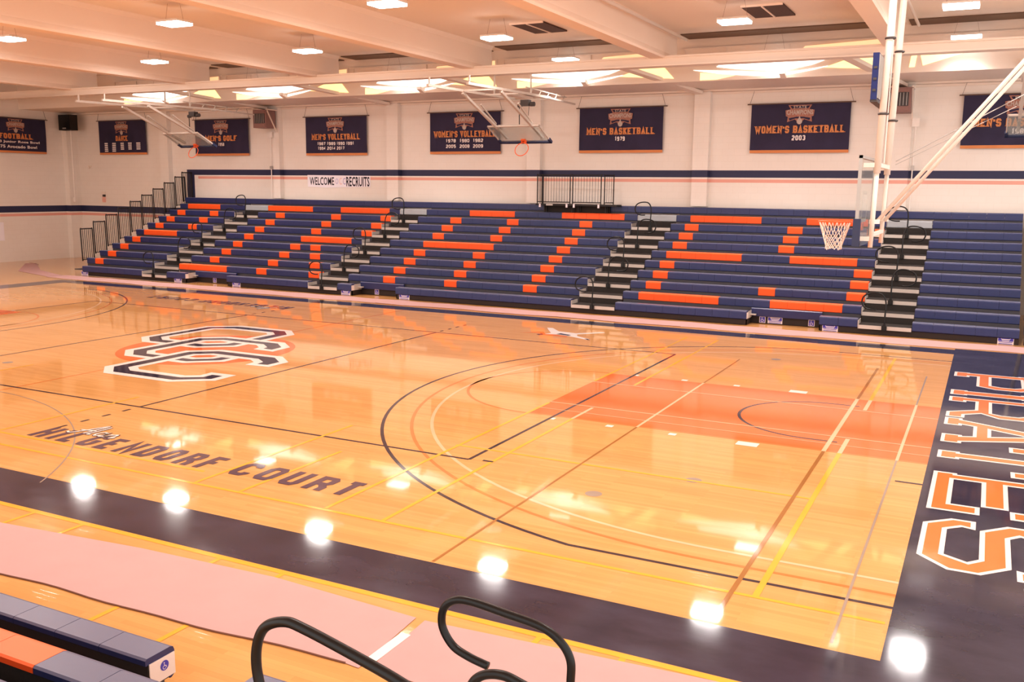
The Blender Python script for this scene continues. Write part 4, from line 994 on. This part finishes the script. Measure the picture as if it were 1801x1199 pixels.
for x, lab in ((-11.72,'white switch box and conduit below the left heater'),(12.62,'white switch box and conduit below the right heater')):
    t = thing('conduit_run', lab, 'conduit', (x, YF-.32, 2.95), 'conduits below the wall heaters')
    b = MB(); b.tube([(x,YF-.31,2.95),(x,YF-.31,5.45)], .018, 6); b.build('pipe', M['white'], t)
    b = MB(); b.box(x-.10,x+.10,YF-.36,YF-.285,5.38,5.62); b.build('switch_box', M['white'], t)
    b = MB(); b.box(x-.05,x+.05,YF-.35,YF-.285,4.14,4.26); b.build('junction', M['greysteel'], t)
t = thing('wall_speaker', 'black loudspeaker mounted high on the left corner pilaster', 'speaker', (-23.2, 15.35, 5.85))
b = MB(); b.box(-23.62,-22.85,15.0,15.40,5.86,6.55); b.build('cabinet', M['speaker'], t)
b = MB(); b.box(-23.58,-22.89,14.985,15.0,5.92,6.50); b.build('grille', M['black'], t)
b = MB(); b.box(-23.35,-23.12,14.975,14.985,5.92,5.97); b.build('badge', M['greysteel'], t)
b = MB(); b.obox((-23.45,15.2,6.55),(-23.45,15.5,6.62),.04,.04); b.obox((-23.0,15.2,6.55),(-23.0,15.5,6.62),.04,.04); b.build('mount', M['girder'], t)
b = MB(); b.tube([(-23.25,15.33,2.8),(-23.25,15.33,5.87)], .03, 8); b.box(-23.32,-23.18,15.29,15.345,2.62,2.82); b.build('conduit', M['wall'], t)
t = thing('pull_station', 'small pink and grey alarm box low on the wall left of the bleachers', 'alarm', (-22.05, YF, 2.8))
b = MB(); b.box(-22.16,-21.92,YF-.05,YF-.001,2.98,3.1); b.build('strobe', M['girder'], t)
b = MB(); b.box(-22.10,-21.94,YF-.07,YF-.001,2.62,2.86); b.build('box', M['inko'], t)
b = MB(); b.box(-22.08,-21.94,YF-.06,YF-.001,2.87,2.97); b.build('horn', M['dgrey'], t)
t = thing('wall_bracket', 'small grey fitting on the wall beside the corner speaker', 'fitting', (-22.8, YF, 4.2))
b = MB(); b.box(-22.92,-22.78,YF-.06,YF-.001,4.22,4.30); b.box(-22.88,-22.84,YF-.10,YF-.05,4.14,4.26); b.build('fitting', M['girder'], t)
t = thing('wall_sign', 'white notice board low on the left wall at the picture edge', 'sign', (XL, 11.9, 1.3))
b = MB(); b.box(XL+.001, XL+.03, 11.3, 12.10, .95, 1.75); b.build('board', M['sheet'], t)

# ------------------------------------------------------------------ ceiling lights
lproto = None; LAMP_W = 84
rows_ = [(12.60,'row nearest the far wall'),(8.05,'second row from the far wall'),(2.95,'third row from the far wall'),(-2.2,'row over the near half court'),(-7.3,'row over the near sideline')]
cols_ = [(-14.6,'leftmost'),(-9.85,'second'),(-3.6,'third'),(2.72,'fourth'),(9.05,'fifth'),(13.87,'rightmost')]
LX = {}
for y, rl in rows_:
    for k, (x, cl_) in enumerate(cols_):
        xx = LX.get(y, {}).get(k, x)
        zz = 7.20 if (y > 12 and k not in (3, 5)) else (7.62 if k == 0 else 7.40)
        lab = 'lit white ceiling light, %s in the %s' % (cl_, rl)
        if lproto is None:
            lproto = thing('ceiling_light', lab, 'light', (xx, y, zz), 'hanging gym lights')
            b = MB(); b.box(-.36,.36,-.26,.26,.025,.07); b.box(-.20,.20,-.12,.12,.07,.11); o = b.build('housing', M['housing']); o.parent = lproto
            b = MB(); b.box(-.35,.35,-.25,.25,-.03,.025); o = b.build('lens', M['lensf']); o.parent = lproto; o['label'] = 'bright white lens'
            ld = bpy.data.lights.new('lamp', 'AREA'); ld.shape = 'RECTANGLE'; ld.size = .70; ld.size_y = .48; ld.energy = LAMP_W; ld.color = (1,.93,.88)
            lamp_wide = ld.copy(); lens_me = None; ld.spread = 1.7; ld.energy = LAMP_W*.7
            lo = bpy.data.objects.new('lamp', ld); C.objects.link(lo); lo.location = (0,0,-.036); lo.parent = lproto
            for sx in (-1,1):
                b = MB(); b.tube([(sx*.30,0,.07),(sx*.16,0,ZC-zz)], .0035, 4); o = b.build('wire', M['wire']); o.parent = lproto
        else:
            r = lproto.copy(); C.objects.link(r); r.location = (xx, y, zz); r['label'] = lab
            for ch in lproto.children:
                c = ch.copy(); C.objects.link(c); c.parent = r
                if ch.type == 'LIGHT' and y < 12: c.data = lamp_wide
                if ch.name.startswith('lens') and y < 12:
                    if lens_me is None: lens_me = ch.data.copy(); lens_me.materials[0] = M['lens']
                    c.data = lens_me

# ------------------------------------------------------------------ light and render look
w = bpy.data.worlds.new('world'); sc.world = w; w.use_nodes = True
bg = w.node_tree.nodes['Background']; bg.inputs['Color'].default_value = (1,.92,.86,1); bg.inputs['Strength'].default_value = 1.6  # added warm fill, entering through the open near and right sides
sc.view_settings.view_transform = 'Standard'; sc.view_settings.look = 'Medium High Contrast'
sc.view_settings.exposure = 0.08; sc.view_settings.gamma = 1.0
sc.cycles.max_bounces = 6; sc.cycles.diffuse_bounces = 4; sc.cycles.glossy_bounces = 3; sc.cycles.sample_clamp_indirect = 8
